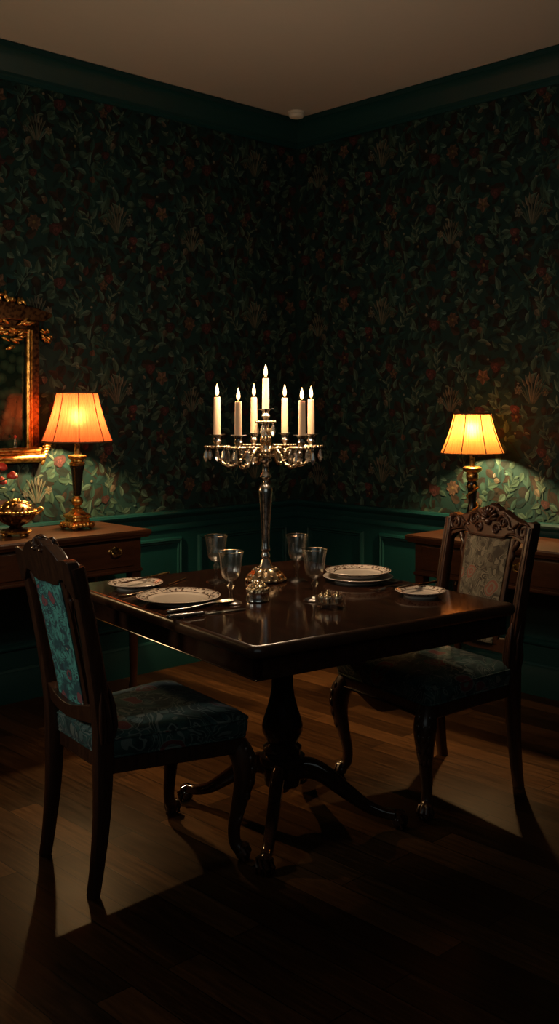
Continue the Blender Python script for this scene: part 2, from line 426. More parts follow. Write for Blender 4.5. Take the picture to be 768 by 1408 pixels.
for x, y in spots(16, .14): P.disc(x, y, R(.006, .012), pick(SAGE + TAN), R(.6, 1))

def make_wall(name, left, L, z0, z1, shift):
    """full-height wall; printed sheet from z0 to z1 over the length L next to the corner"""
    vs, fs, cs, mi = [], [], [], []
    def pt(t, z, d): return (t, d, z) if left else (d, t, z)
    def quad(t0, t1, za, zb, col, m, d=0.0):
        b = len(vs); vs.extend([pt(t0, za, d), pt(t1, za, d), pt(t1, zb, d), pt(t0, zb, d)]); cs.extend([col] * 4); fs.append((b, b + 1, b + 2, b + 3)); mi.append(m)
    quad(0, W, z0, z1, (.004, .022, .024), 0); quad(0, W, 0, z0, (0, 0, 0), 1); quad(0, W, z1, H, (0, 0, 0), 1)
    b = len(vs); vs.extend([pt(-.1, 0, -.1), pt(W, 0, -.1), pt(W, H, -.1), pt(-.1, H, -.1)]); cs.extend([(0, 0, 0)] * 4); fs.append((b, b + 1, b + 2, b + 3)); mi.append(1)
    for i in range(-1, int(L / TW) + 2):
        for j in range(-1, int((z1 - z0) / TH) + 2):
            ox, oz = i * TW + shift, z0 + j * TH + (TH / 2 if i % 2 else 0)
            for q, (v, f, c) in enumerate(P.items):
                if any(not (0.004 < ox + x < L) for x, y in v) or all(oz + y < z0 + .004 or oz + y > z1 - .004 for x, y in v): continue
                v = [(x, min(max(y, z0 + .003 - oz), z1 - .003 - oz)) for x, y in v]      # trimmed at the mouldings
                b = len(vs); d = .0006 + q * 5e-6
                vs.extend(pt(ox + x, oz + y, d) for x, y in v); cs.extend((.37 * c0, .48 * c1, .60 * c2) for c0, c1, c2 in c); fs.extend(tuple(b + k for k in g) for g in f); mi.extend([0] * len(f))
    me = bpy.data.meshes.new(name); me.from_pydata(vs, [], fs)
    me.materials.append(M['wallpaper']); me.materials.append(M['paint']); me.polygons.foreach_set('material_index', mi)
    at_ = me.color_attributes.new('print_colour', 'FLOAT_COLOR', 'POINT')
    at_.data.foreach_set('color', [w for c in cs for w in (*c, 1.0)])
    o = bpy.data.objects.new(name, me); COL.objects.link(o); in_room(o); tag(o, kind='structure'); return o
RAIL0, RAIL1, CROWN = .735, .825, 2.905
make_wall('wall_left', True, 3.3, RAIL1 - .01, CROWN + .02, .10)
make_wall('wall_right', False, 3.3, RAIL1 - .01, CROWN + .02, .42)
for nm, lo, hi in (('wall_back', (W, -.1, 0), (W + .1, W + .1, H)), ('wall_front', (-.1, W, 0), (W, W + .1, H))):
    tag(in_room(MB().box(lo, hi).build(nm, 'paint', smooth=0)), kind='structure')
def run(name, prof, left, z=0):
    """moulding profile (depth from wall, height) swept along one wall, mitred into the corner"""
    n = len(prof); vs = []
    for t_end in (0, 1):
        for d, h in prof:
            t = d if t_end == 0 else W
            vs.append((t, d, z + h) if left else (d, t, z + h))
    fs = [(i, (i + 1) % n, n + (i + 1) % n, n + i) for i in range(n)] + [tuple(range(n)), tuple(range(n, 2 * n))]
    o = MB().add(vs, fs).build(name, 'paint', smooth=25); in_room(o); return tag(o, kind='structure')
crown = [(0, H - .15), (.012, H - .15), (.014, H - .135), (.022, H - .13), (.022, H - .115), (.032, H - .10), (.055, H - .06), (.085, H - .035), (.10, H - .03), (.10, H - .004), (0, H - .004)]
rail = [(0, .725), (.008, .725), (.011, .745), (.009, .755), (.012, .762), (.012, .785), (.020, .795), (.030, .802), (.034, .812), (.030, .824), (0, .826)]
base = [(0, 0), (.018, 0), (.018, .125), (.014, .135), (.014, .143), (.006, .152), (0, .154)]
for k, (nm, pr) in enumerate((('trim_crown', crown), ('trim_chair_rail', rail), ('baseboard', base))):
    for left in (True, False):
        run({'trim_crown': 'trim_%d' % (1 if left else 2), 'trim_chair_rail': 'trim_%d' % (3 if left else 4)}.get(nm, 'baseboard_' + ('left' if left else 'right')), pr, left)
def panel_frame(name, left, t0, t1, z0, z1):
    pr = [(0, 0), (.004, .004), (.013, .007), (.016, .016), (.009, .022), (.010, .030), (0, .034)]   # (depth, inward)
    n = len(pr); vs = []; fs = []
    for (t, z, sx, sz) in ((t0, z0, 1, 1), (t1, z0, -1, 1), (t1, z1, -1, -1), (t0, z1, 1, -1)):
        for d, i in pr:
            a = t + sx * i; vs.append((a, d, z + sz * i) if left else (d, a, z + sz * i))
    for c in range(4):
        e = (c + 1) % 4
        for i in range(n - 1): fs.append((c * n + i, e * n + i, e * n + i + 1, c * n + i + 1))
    o = MB().add(vs, fs).build(name, 'paint', smooth=0); in_room(o); return tag(o, kind='structure')
k = 5
for left, spans in ((True, ((.085, .757), (.863, 1.535), (1.64, 2.31), (2.42, 3.09))), (False, ((.085, .528), (.639, 1.311), (1.42, 2.09), (2.2, 2.87)))):
    for t0, t1 in spans: panel_frame('trim_%d' % k, left, t0, t1, .235, .685); k += 1
# smoke detector
p = Vector((.095, 5.80, H))
t = thing('smoke_detector', 'small round white smoke detector on the ceiling near the room corner', 'smoke detector', (p.x, p.y, H - .034))
MB().lathe([(0, .0), (.030, .0), (.040, .004), (.044, .012), (.044, .020)], 32).build('cover', 'detector', t)
MB().lathe([(.047, .021), (.048, .023), (.048, .034), (.02, .034)], 32).build('base', 'detector', t)

# ------------------------------------------------------------------ dining table
TZ = .76
TROT = math.atan2(.5813, .8137)
TC = Vector((.0095, 3.405, 0)); HX, HY = .506, .577
table = thing('dining_table', 'dark mahogany pedestal dining table laid for two with a tall candelabrum', 'table', TC, TROT)
def rrect(hx, hy, r, n=5):
    out = []
    for sx, sy, a0 in ((1, 1, 0), (-1, 1, PI / 2), (-1, -1, PI), (1, -1, 1.5 * PI)):
        for k in range(n + 1):
            a = a0 + PI / 2 * k / n; out.append((sx * (hx - r) + r * math.cos(a), sy * (hy - r) + r * math.sin(a)))
    return out
def layered(mb, levels):
    """stack of same-count outlines -> closed solid"""
    n = len(levels[0][0]); vs = [(x, y, z) for o_, z in levels for x, y in o_]; fs = []
    for i in range(len(levels) - 1):
        for k in range(n):
            j = (k + 1) % n; fs.append((i * n + k, i * n + j, (i + 1) * n + j, (i + 1) * n + k))
    fs.append(tuple(range(n))[::-1]); fs.append(tuple((len(levels) - 1) * n + k for k in range(n)))
    return mb.add(vs, fs)
lv = [(-.030, .722), (-.020, .723)] + [(-.016 + .016 * math.cos(q), .742 + .018 * math.sin(q)) for q in [-PI / 2 + PI * i / 10 for i in range(11)]]
tt = layered(MB(), [(rrect(HX + d, HY + d, .035 + d), z) for d, z in lv]); tt.mi = [1] * len(tt.f); tt.mi[-1] = 0
tt.build('tabletop', ['table_wood', 'table_edge'], table, smooth=50)
ap = MB(); T = .022; IN = .030
ax, ay = HX - IN, HY - IN
for s in (-1, 1):
    ap.box((-ax, s * ay - (T if s > 0 else 0), .664), (ax, s * ay + (T if s < 0 else 0), .726))
    ap.box((s * ax - (T if s > 0 else 0), -ay, .664), (s * ax + (T if s < 0 else 0), ay, .726))
ap.build('apron', 'table_wood', table, bevel=.002)
bd = MB()
for s in (-1, 1):
    bd.tube([(-ax, s * ay, .664), (ax, s * ay, .664)], .0022, 8); bd.tube([(s * ax, -ay, .664), (s * ax, ay, .664)], .0022, 8)
    for q in (-1, 1): bd.ball((s * ax, q * ay, .664), .0028)
bd.build('apron_bead', 'table_wood', table)
MB().box((-ax + .02, -.09, .66), (ax - .02, .09, .722)).box((-.15, -ay + .02, .675), (.15, ay - .02, .722)).build('bearer', 'table_wood', table, bevel=.003)
ped = [(0, .17), (.045, .17), (.052, .19), (.075, .20), (.078, .212), (.075, .224), (.060, .228), (.058, .238), (.064, .244), (.064, .254), (.056, .260), (.05, .268), (.058, .285), (.067, .305), (.068, .325), (.062, .35), (.05, .385), (.041, .42), (.036, .455), (.036, .50), (.040, .54), (.046, .575), (.046, .60), (.06, .61), (.062, .625), (.08, .635), (.085, .66), (0, .66)]
MB().lathe(ped, 40).build('pedestal', 'table_wood', table, smooth=50)
MB().lathe([(0, .105), (.02, .105), (.03, .12), (.058, .13), (.062, .15), (.062, .195), (.055, .205), (0, .205)], 32).build('hub', 'table_wood', table, smooth=50)
def claw(mb, x, y, z, d, s=1.0):
    """paw on a ball, toes towards d"""
    d = Vector((d[0], d[1], 0)).normalized(); e = Vector((-d.y, d.x, 0)); c = Vector((x, y, z))
    mb.ball(c + Vector((0, 0, .022 * s)) + d * .006 * s, .022 * s, 12, 8)
    for k in (-1, -.33, .33, 1):
        a = d * math.cos(k * .95) + e * math.sin(k * .95)
        mb.tube([c + a * .004 * s + Vector((0, 0, .050 * s)), c + a * .022 * s + Vector((0, 0, .044 * s)), c + a * .031 * s + Vector((0, 0, .026 * s)), c + a * .028 * s + Vector((0, 0, .008 * s)), c + a * .022 * s + Vector((0, 0, .001))],
                [.009 * s, .010 * s, .0085 * s, .006 * s, .002 * s], 7)
    return mb
for a in (151, 353, 262, 80):
    a = math.radians(a) - TROT; d = Vector((math.cos(a), math.sin(a), 0)); L = .375
    ctrl = [(.03, .175, .026, .036), (.085, .185, .024, .034), (.14, .165, .022, .030), (.21, .115, .020, .025), (.28, .068, .018, .020), (.335, .048, .018, .017), (.37, .044, .019, .016)]
    sp = smooth_path(ctrl, 5)
    lg = MB().tube([(d.x * r, d.y * r, z) for r, z, w, h in sp], [(w, h) for r, z, w, h in sp], 12, power=3).build('leg', 'table_wood', table, smooth=50)
    claw(MB(), d.x * L, d.y * L, 0, d, 1.05).build('claw_foot', 'table_wood', lg, smooth=50)

# ------------------------------------------------------------------ chairs
def chair(label, loc, rz, hw, fw, ornate):
    t = thing('dining_chair', label, 'chair', loc, rz, 'carved dining chairs at the table')
    # seat frame, slightly tapering backwards
    def seat_outline(grow, n=4):
        xb, xf, yb, yf = -.205 - grow, .235 + grow, hw + .005 + grow, fw + .015 + grow
        r = .03; pts = []
        for (cx, cy, a0) in ((xf - r, yf - r, 0), (xb + r, yb - r, PI / 2), (xb + r, -yb + r, PI), (xf - r, -yf + r, 1.5 * PI)):
            for k in range(n + 1):
                a = a0 + PI / 2 * k / n; pts.append((cx + r * math.cos(a), cy + r * math.sin(a)))
        return pts
    # rails: straight sides, shaped front apron
    fr = MB()
    layered(fr, [(seat_outline(-.004), .333), (seat_outline(0), .338), (seat_outline(0), .378), (seat_outline(-.006), .384)])
    fr.build('seat_frame', 'chair_wood', t, smooth=35)
    pts = [(-fw + .01, .345)]
    for i in range(21):
        y = -fw + .02 + (2 * fw - .04) * i / 20; q = abs(y) / fw
        pts.append((y, .325 - .022 * math.cos(q * PI * 1.5) * (1 - q * .3)))
    pts.append((fw - .01, .345))
    MB().prism(pts, .226, .244, 'x').build('front_apron', 'chair_wood', t, bevel=.003)
    for s in (-1, 1):
        q = [(-.18, .345)] + [(-.18 + .40 * i / 12, .338 - .016 * math.sin(PI * i / 12) ** .5 * 0 - .014 * abs(math.cos(PI * i / 12)) ** 3) for i in range(13)] + [(.22, .345)]
    # cushion: domed, with a boxed edge
    lev = [(-.004, .380), (.004, .388), (.008, .405), (.009, .425), (.004, .442), (-.012, .455), (-.045, .466), (-.09, .473), (-.14, .476)]
    cu = MB(); layered(cu, [(seat_outline(g), z) for g, z in lev])
    cu.build('seat', 'seat_fabric', t, smooth=60)
    pg = MB()
    for zz, g in ((.384, .003), (.436, .008)):
        o_ = [(x, y, zz) for x, y in seat_outline(g)]; pg.tube(o_ + [o_[0]], .0035, 6)
    pg.build('piping', 'seat_fabric', t)
    # rear legs that run up into the back posts
    post = smooth_path([(-.244, .0, .018, .017), (-.232, .08, .019, .019), (-.218, .22, .021, .024), (-.214, .37, .022, .029), (-.216, .47, .022, .029), (-.238, .62, .020, .025), (-.272, .80, .019, .023), (-.303, .935, .019, .022)], 4)
    for s in (-1, 1):
        def yy(z): return s * (hw + .012 * max(0, (z - .4) / .55))
        lg = MB().tube([(x, yy(z), z) for x, z, a, b in post], [(a, b) for x, z, a, b in post], 12, ref=(1, 0, 0), power=3.6).build('rear_leg', 'chair_wood', t, smooth=40)
        fl = MB()
        for off in (-.007, .007):       # reeded beads on the front face
            up = [q for q in post if q[1] > .56]
            fl.tube([(x + b - .001, yy(z) + off, z) for x, z, a, b in up], .0042, 6)
        for off in (-.010, 0, .010):    # carved leaf at the foot of the post
            fl.tube([(-.214 + .027, yy(.45) + off * .7, .43), (-.214 + .033, yy(.48) + off * 1.1, .475), (-.216 + .030, yy(.52) + off, .53), (-.226 + .029, yy(.56) + off * .5, .575), (-.233 + .026, yy(.59), .60)], [.005, .008, .007, .005, .002], 7, ref=(1, 0, 0))
        for off in (-.012, .006):
            fl.tube([(-.214 + off, yy(.44) + s * .020, .43), (-.214 + off * 1.4, yy(.48) + s * .025, .48), (-.220 + off, yy(.53) + s * .021, .54), (-.230, yy(.58) + s * .019, .59)], [.005, .008, .006, .002], 7, ref=(1, 0, 0))
        fl.build('carving', 'chair_wood', lg, smooth=60)
    # cabriole front legs
    cab = smooth_path([(.205, .375, .030), (.222, .345, .034), (.238, .30, .036), (.238, .24, .029), (.226, .17, .022), (.214, .10, .018), (.216, .055, .018), (.228, .035, .021)], 5)
    for s in (-1, 1):
        out = Vector((.75, .66 * s, 0))
        pts = [(.20 + (x - .205) * 1.0, s * (fw - .028 + (x - .205) * .75), z) for x, z, r in cab]
        lg = MB().tube(pts, [r for x, z, r in cab], 12, ref=(1, 0, 0), power=2.6).build('front_leg', 'chair_wood', t, smooth=50)
        fx, fy = pts[-1][0], pts[-1][1]
        claw(MB(), fx, fy, 0, out, .95).build('claw_foot', 'chair_wood', lg, smooth=50)
        kn = MB()                       # leaf carved on the knee
        for k in range(5):
            q = pts[6 + k * 3]; r = cab[6 + k * 3][2]
            for j in (-1, 0, 1):
                a = math.atan2(out.y, out.x) + j * .6
                kn.ball((q[0] + math.cos(a) * r * .88, q[1] + math.sin(a) * r * .88, q[2]), (.011 - .001 * k, .009, .017), 8, 6)
        kn.build('knee_carving', 'chair_wood', lg, smooth=60)
    # back: everything laid out on a raked plane (y across, z up)
    def bx(z): return -.214 - .002 - .0985 * max(0, (z - .47) / .47) ** 1.15
    def raked(poly, d0, d1, name, mat, parent, bevel=.004, curve=0.0):
        n = len(poly); vs = []
        for d in (d0, d1): vs += [(bx(z) + d - curve * (1 - (y / hw) ** 2), y, z) for y, z in poly]
        fs = [tuple(range(n))[::-1], tuple(range(n, 2 * n))] + [(i, (i + 1) % n, n + (i + 1) % n, n + i) for i in range(n)]
        return MB().add(vs, fs).build(name, mat, parent, smooth=40, bevel=bevel)
    hw2 = hw + .012
    top = [(-hw2 - .014, .93), (-hw2 - .010, .952), (-hw2 + .012, .957), (-hw2 + .05, .950), (-.110, .966), (-.062, .988), (-.045, .984), (-.03, .996), (0, 1.004)]
    bot = [(0, .872), (-.05, .868), (-.085, .874), (-.105, .890), (-.13, .893), (-hw2 + .03, .875), (-hw2 + .012, .852), (-hw2 - .014, .850)]
    half = [*top, *[(-y, z) for y, z in top[::-1][1:]], *[(-y, z) for y, z in bot[::-1][:-1]], *bot]
    cr = raked(half, -.018, .018, 'crest_rail', 'chair_wood', t)
    cv = MB()                           # carving on the front of the crest: scrolls and a shell
    def spiral(cy, cz, r, s, turns=1.6):
        pp = []
        for i in range(26):
            q = i / 25; a = q * turns * 2 * PI; rr = r * (1 - .85 * q)
            y, z = cy + s * rr * math.cos(a), cz + rr * math.sin(a); pp.append((bx(z) + .021, y, z))
        cv.tube(pp, [.0065 - .003 * i / 25 for i in range(26)], 6, ref=(1, 0, 0))
    for s in (-1, 1):
        spiral(s * (hw2 - .035), .918, .034, s); spiral(s * .075, .945, .026, -s); spiral(s * .045, .915, .020, s)
        cv.tube([(bx(z) + .02, s * y, z) for y, z in smooth_path([(hw2 - .06, .945), (.12, .925), (.10, .955), (.07, .975)], 5)], .006, 6, ref=(1, 0, 0))
        cv.tube([(bx(z) + .02, s * y, z) for y, z in smooth_path([(hw2 + .004, .872), (hw2 - .03, .894), (.12, .905), (.085, .888), (.0, .886)], 5)], .005, 6, ref=(1, 0, 0))
        for k in range(6):
            a = .35 + k * .36; cv.ball((bx(.93) + .02, s * (.118 + .018 * math.cos(a)), .905 + .02 * math.sin(a)), (.008, .009, .006), 8, 6)
    for k in range(9):
        a = PI * (k + .5) / 9
        cv.ball((bx(.95) + .022, .030 * math.cos(a), .945 + .036 * math.sin(a)), (.012, .0075, .020), 8, 6, Matrix.Rotation(-(a - PI / 2) * -1, 4, 'X'))
        cv.ball((bx(.98) - .006, .026 * math.cos(a), .962 + .036 * math.sin(a)), (.018, .0075, .014), 8, 6, Matrix.Rotation((a - PI / 2), 4, 'X'))
    cv.ball((bx(.94) + .024, 0, .940), (.012, .014, .014), 10, 8)
    cv.build('crest_carving', 'chair_wood', cr, smooth=60)
    # lower cross rail, bowed backwards
    cro = [(-hw, .485), (-hw + .04, .478), (0, .468), (hw - .04, .478), (hw, .485), (hw, .535), (hw - .04, .530), (.04, .512), (0, .510), (-.04, .512), (-hw + .04, .530), (-hw, .535)]
    fine = []
    for i in range(len(cro)):
        a_, b_ = cro[i], cro[(i + 1) % len(cro)]
        fine += [(a_[0] + (b_[0] - a_[0]) * q / 4, a_[1] + (b_[1] - a_[1]) * q / 4) for q in range(4)]
    raked(fine, -.014, .016, 'cross_rail', 'chair_wood', t, .003, .02)
    # upholstered splat
    pw0, pw1 = hw * .50, hw * .56
    zs = [.505 + (.885 - .505) * i / 10 for i in range(11)]
    def slab(d0, d1, bulge, name, mat):
        vs, fs = [], []; ny = 8
        for z in zs:
            w = pw0 + (pw1 - pw0) * (z - .505) / .38
            for i in range(ny + 1):
                y = -w + 2 * w * i / ny; e = (1 - (2 * i / ny - 1) ** 4) * bulge
                vs.append((bx(z) + d1 + e, y, z))
            for i in range(ny, -1, -1):
                y = -w + 2 * w * i / ny; vs.append((bx(z) + d0, y, z))
        k = 2 * (ny + 1)
        for r in range(len(zs) - 1):
            for i in range(k): fs.append((r * k + i, r * k + (i + 1) % k, (r + 1) * k + (i + 1) % k, (r + 1) * k + i))
        fs += [tuple(range(k))[::-1], tuple((len(zs) - 1) * k + i for i in range(k))]
        return MB().add(vs, fs).build(name, mat, t, smooth=50)
    tag(slab(.0, .010, .010, 'back_cushion', 'front_fabric'), 'olive tapestry cushion on the front of the back')
    tag(slab(-.012, -.0005, 0, 'back_panel', 'back_fabric'), 'turquoise floral fabric on the rear of the back')
    st = MB()
    for s in (-1, 1):
        st.tube([(bx(z) - .001, s * (pw0 + (pw1 - pw0) * (z - .505) / .38 + .006), z) for z in zs], (.013, .008), 8, ref=(1, 0, 0), power=4)
        br = smooth_path([(pw1 + .040, .885, .010), (pw1 + .030, .862, .011), (pw1 + .016, .842, .009), (pw1 + .022, .822, .008), (pw1 + .014, .802, .006), (pw1 + .008, .775, .004)], 4)
        st.tube([(bx(z) + .002, s * y, z) for y, z, q in br], [q for y, z, q in br], 8, ref=(1, 0, 0))   # leaf bracket under the crest
    st.build('splat_frame', 'chair_wood', t, smooth=45)
    return t
chair('carved chair seen from behind, turquoise floral fabric on its back', (-.425, 3.17, 0), math.atan2(.5813, .8137), .170, .222, False)
chair('carved chair facing the table, olive tapestry back, before the amber lamp', (.551, 3.758, 0), math.atan2(-.54, -.84), .204, .245, True)

# ------------------------------------------------------------------ sideboards
def sideboard(label, loc, rz, w, d, h, handles, group, drawers=1):
    """x across, y towards the room, origin at the back corner on the floor"""
    t = thing('sideboard', label, 'sideboard', loc, rz, group)
    lv2 = [(-.018, h - .036), (-.010, h - .034), (-.006, h - .026), (0, h - .020), (.0, h - .008), (-.004, h)]
    def rc(g): return [(-.0 - g, 0), (w + g, 0), (w + g, d + g), (-g, d + g)]
    layered(MB(), [(rc(g), z) for g, z in lv2]).build('top', 'cabinet_wood', t, smooth=20)
    i0 = .035; cz0 = h - .185
    MB().box((i0, .012, cz0), (w - i0, d - .035, h - .034)).build('carcase', 'cabinet_wood', t, bevel=.002)
    MB().tube([(i0 - .004, d - .034, cz0), (w - i0 + .004, d - .034, cz0)], .008, 8).tube([(i0, .012, cz0), (i0, d - .034, cz0)], .008, 8).tube([(w - i0, .012, cz0), (w - i0, d - .034, cz0)], .008, 8).build('bead', 'cabinet_wood', t)
    span = (w - 2 * i0 - .06) / drawers
    for k in range(drawers):
        x0 = i0 + .03 + k * span + .012; x1 = x0 + span - .024
        fr = MB()
        fr.box((x0, d - .036, cz0 + .022), (x1, d - .028, h - .050))
        dr = fr.build('drawer', 'cabinet_wood', t, bevel=.003)
        sm = MB()
        for a, b in (((x0 - .003, cz0 + .019), (x1 + .003, cz0 + .022)), ((x0 - .003, h - .05), (x1 + .003, h - .047)), ((x0 - .003, cz0 + .019), (x0, h - .047)), ((x1, cz0 + .019), (x1 + .003, h - .047))):
            sm.box((a[0], d - .0358, a[1]), (b[0], d - .0345, b[1]))
        sm.build('drawer_gap', 'drawer_dark', dr)
        for hx in handles:
            zc = (cz0 + h) / 2 + .004; hd = MB()
            hd.add([(hx + math.cos(a) * (.036 + .006 * math.cos(3 * a)), d - .0275, zc + math.sin(a) * (.020 + .004 * math.cos(4 * a))) for a in [2 * PI * q / 24 for q in range(24)]]
                   + [(hx + math.cos(a) * .03, d - .0245, zc + math.sin(a) * .016) for a in [2 * PI * q / 24 for q in range(24)]],
                   [(q, (q + 1) % 24, 24 + (q + 1) % 24, 24 + q) for q in range(24)] + [tuple(range(24, 48))])
            hd.tube(smooth_path([(hx - .026, d - .022, zc + .004), (hx - .022, d - .010, zc - .012), (hx, d - .008, zc - .018), (hx + .022, d - .010, zc - .012), (hx + .026, d - .022, zc + .004)], 5), .0035, 8)
            hd.ball((hx - .026, d - .022, zc + .004), .006); hd.ball((hx + .026, d - .022, zc + .004), .006)
            hd.build('handle', 'brass', dr)
    # side panel seen at the ends
    for s in (0, 1):
        xx = i0 - .004 if s == 0 else w - i0 - .001
        e = MB(); y0, y1 = .05, d - .075
        for a, b in (((y0, cz0 + .02), (y1, cz0 + .035)), ((y0, h - .062), (y1, h - .047)), ((y0, cz0 + .02), (y0 + .016, h - .047)), ((y1 - .016, cz0 + .02), (y1, h - .047)), (((y0 + y1) / 2 - .01, cz0 + .02), ((y0 + y1) / 2 + .01, h - .047))):
            e.box((xx, a[0], a[1]), (xx + .005, b[0], b[1]))
        e.build('end_panel', 'cabinet_wood', t, bevel=.001)
    prof = [(0, 0), (.013, 0), (.018, .012), (.020, .03), (.014, .05), (.014, .06), (.021, .075), (.022, .09), (.016, .105), (.019, .2), (.024, cz0 - .14), (.019, cz0 - .125), (.027, cz0 - .105), (.027, cz0 - .085), (.02, cz0 - .07), (.026, cz0 - .055), (.026, cz0 - .05)]
    for xx in (i0 + .022, w - i0 - .022):
        for yy_ in (.04, d - .062):
            lg = MB().lathe(prof, 20, (xx, yy_, 0)).box((xx - .024, yy_ - .024, cz0 - .052), (xx + .024, yy_ + .024, cz0 + .01)).build('leg', 'cabinet_wood', t, smooth=40)
    return t
LZ, RZ_ = .81, .76
# left wall: local x = room x (away from the corner), local y = room y
lx0, ld = 1.42, .478
sideboard('cherry sideboard with brass drawer handles under the gilded mirror', room(lx0, .038), ROOM_ROT, 1.30, ld - .038, LZ, (.182, 1.118), 'sideboards along the walls')
# right wall: local x runs towards the corner, so the cabinet starts at its far end
ry0, rd, rw = 1.165, .425, 1.25
sideboard('cherry sideboard behind the olive backed chair, carrying the amber lamp', room(.038, ry0 + rw), ROOM_ROT - PI / 2, rw, rd - .038, RZ_, (.625,), 'sideboards along the walls')

# ------------------------------------------------------------------ table lamps
def lamp(label, loc, style, base_h, r0, r1, sh, shade_mat, power, colour):
    t = thing('table_lamp', label, 'lamp', loc, ROOM_ROT, 'shaded table lamps on the sideboards')
    b = MB()
    if style == 'square':
        for s in (-1, 1):
            for q in (-1, 1): b.ball((s * .046, q * .046, .012), (.014, .014, .012), 10, 6)
        layered(b, [(rrect(.062, .062, .012), .014), (rrect(.064, .064, .012), .020), (rrect(.058, .058, .012), .030), (rrect(.044, .044, .010), .040), (rrect(.042, .042, .01), .052), (rrect(.050, .050, .01), .058), (rrect(.048, .048, .01), .066), (rrect(.03, .03, .01), .078), (rrect(.026, .026, .01), .086)])
        for s in (-1, 1):
            for k in range(5):
                a = -.04 + k * .02; b.ball((a, s * .060, .022), (.009, .008, .012)); b.ball((s * .060, a, .022), (.008, .009, .012))
        b.build('base', 'gold', t, smooth=40)
        st = MB().lathe([(.024, .084), (.026, .094), (.014, .100), (.014, .108), (.024, .116), (.028, .128), (.024, .142), (.013, .150), (.012, .156), (.0, .156)], 28)
        st.build('gilt_ball', 'gold', t, smooth=50); st = MB()
        st.lathe([(.032, .292), (.036, .298), (.036, .306), (.028, .312), (.028, .320), (.040, .326), (.043, .334), (.040, .340), (.02, .344), (0, .344)], 28)
        st.build('gilt_collar', 'gold', t, smooth=50)
        col = MB(); n = 8
        prof = [(.012, .152), (.018, .160), (.020, .18), (.024, .23), (.029, .272), (.034, .284), (.034, .294), (.02, .296)]
        col.lathe(prof, 16).build('stem', 'black_lacquer', t, smooth=30)
    else:
        b.lathe([(0, 0), (.062, 0), (.064, .008), (.058, .020), (.040, .030), (.030, .045), (.026, .055), (0, .055)], 32, lobes=8, amp=.03)
        b.build('base', 'gold', t, smooth=40)
        MB().lathe([(.022, .05), (.016, .065), (.024, .085), (.030, .105), (.022, .135), (.018, .16), (.021, .20), (.025, .24), (.024, .252), (.018, .262), (.0, .262)], 24).build('stem', 'black_lacquer', t, smooth=50)
        co = MB()
        sp = [(.026 * math.cos(a), .026 * math.sin(a), .11 + .13 * a / 9.0) for a in [q * .3 for q in range(31)]]
        co.tube(sp, .005, 6); 
        for q in range(6): co.ball((.023 * math.cos(q), .023 * math.sin(q), .235), (.008, .008, .010))
        co.lathe([(.02, .258), (.028, .266), (.030, .29), (.024, .298), (.042, .306), (.046, .314), (.046, .322), (.038, .328), (0, .328)], 28)
        co.build('gilt_collar', 'gold', t, smooth=50)
    zc = .34 if style == 'square' else .325
    MB().lathe([(0, zc), (.012, zc), (.0125, zc + .005), (.0115, base_h + .074), (0, base_h + .074)], 20).build('candle_tube', 'brass', t, smooth=50)
    # shade
    z0, z1 = base_h, base_h + sh; seg = 96; vs, fs = [], []
    prof = [(r0 + (r1 - r0) * k / 8 - .006 * math.sin(PI * k / 8), z0 + sh * k / 8) for k in range(9)]
    for i in range(seg):
        a = 2 * PI * i / seg; wv = .0010 * (1 if i % 2 else -1)
        for r, z in prof: vs.append(((r + wv) * math.cos(a), (r + wv) * math.sin(a), z))
    for i in range(seg):
        j = (i + 1) % seg
        for k in range(8): fs.append((i * 9 + k, j * 9 + k, j * 9 + k + 1, i * 9 + k + 1))
    fs.append(tuple(i * 9 + 8 for i in range(seg)))
    sd = MB().add(vs, fs).build('lamp_shade', shade_mat, t, smooth=0)
    rb = MB()
    for k in range(8):
        a = 2 * PI * (k + .35) / 8; rb.tube([((r + .002) * math.cos(a), (r + .002) * math.sin(a), z) for r, z in prof], .0022, 6)
    rb.build('shade_seam', 'shade_trim', sd)
    for r, z, rr in ((r0, z0, .0035), (r1, z1, .004)):
        o_ = [((r + .001) * math.cos(a), (r + .001) * math.sin(a), z) for a in [2 * PI * q / 64 for q in range(65)]]; MB().tube(o_, rr, 6).build('shade_trim', 'shade_trim', sd)
    MB().lathe([(0, base_h + .075), (.010, base_h + .077), (.014, base_h + .085), (.022, base_h + .106), (.024, base_h + .118), (.018, base_h + .138), (0, base_h + .144)], 16).build('bulb', 'bulb', t)
    return t

LAMP_W = 58.0
n = N('lit_bulb'); e = n.new('ShaderNodeEmission'); e.inputs[0].default_value = (1, .60, .24, 1); e.inputs[1].default_value = LAMP_W / (PI * .0068)
n.link(e.outputs[0], n.out.inputs[0]); M['bulb'] = n.m
lamp('table lamp with rust orange pleated shade and square gilt base beside mirror', room(1.665, .235, LZ), 'square', .405, .160, .092, .225, 'shade_orange', LAMP_W, (1.0, .66, .30))
lamp('table lamp with amber yellow pleated shade rising behind the chair crest', room(.205, 1.40, RZ_), 'round', .392, .150, .086, .190, 'shade_yellow', LAMP_W, (1.0, .66, .28))

n = N('painted_reflection_glass'); k = n.vor(n.coord(), 22)
n.bsdf(Base_Color=n.ramp(k.outputs['Distance'], [(.1, (.022, .05, .034)), (.6, (.004, .012, .010))]), Roughness=.12, Specular_IOR_Level=.35); M['painted_mirror'] = n.m  # dark green mottle paints a dim wallpaper reflection into the glass colour
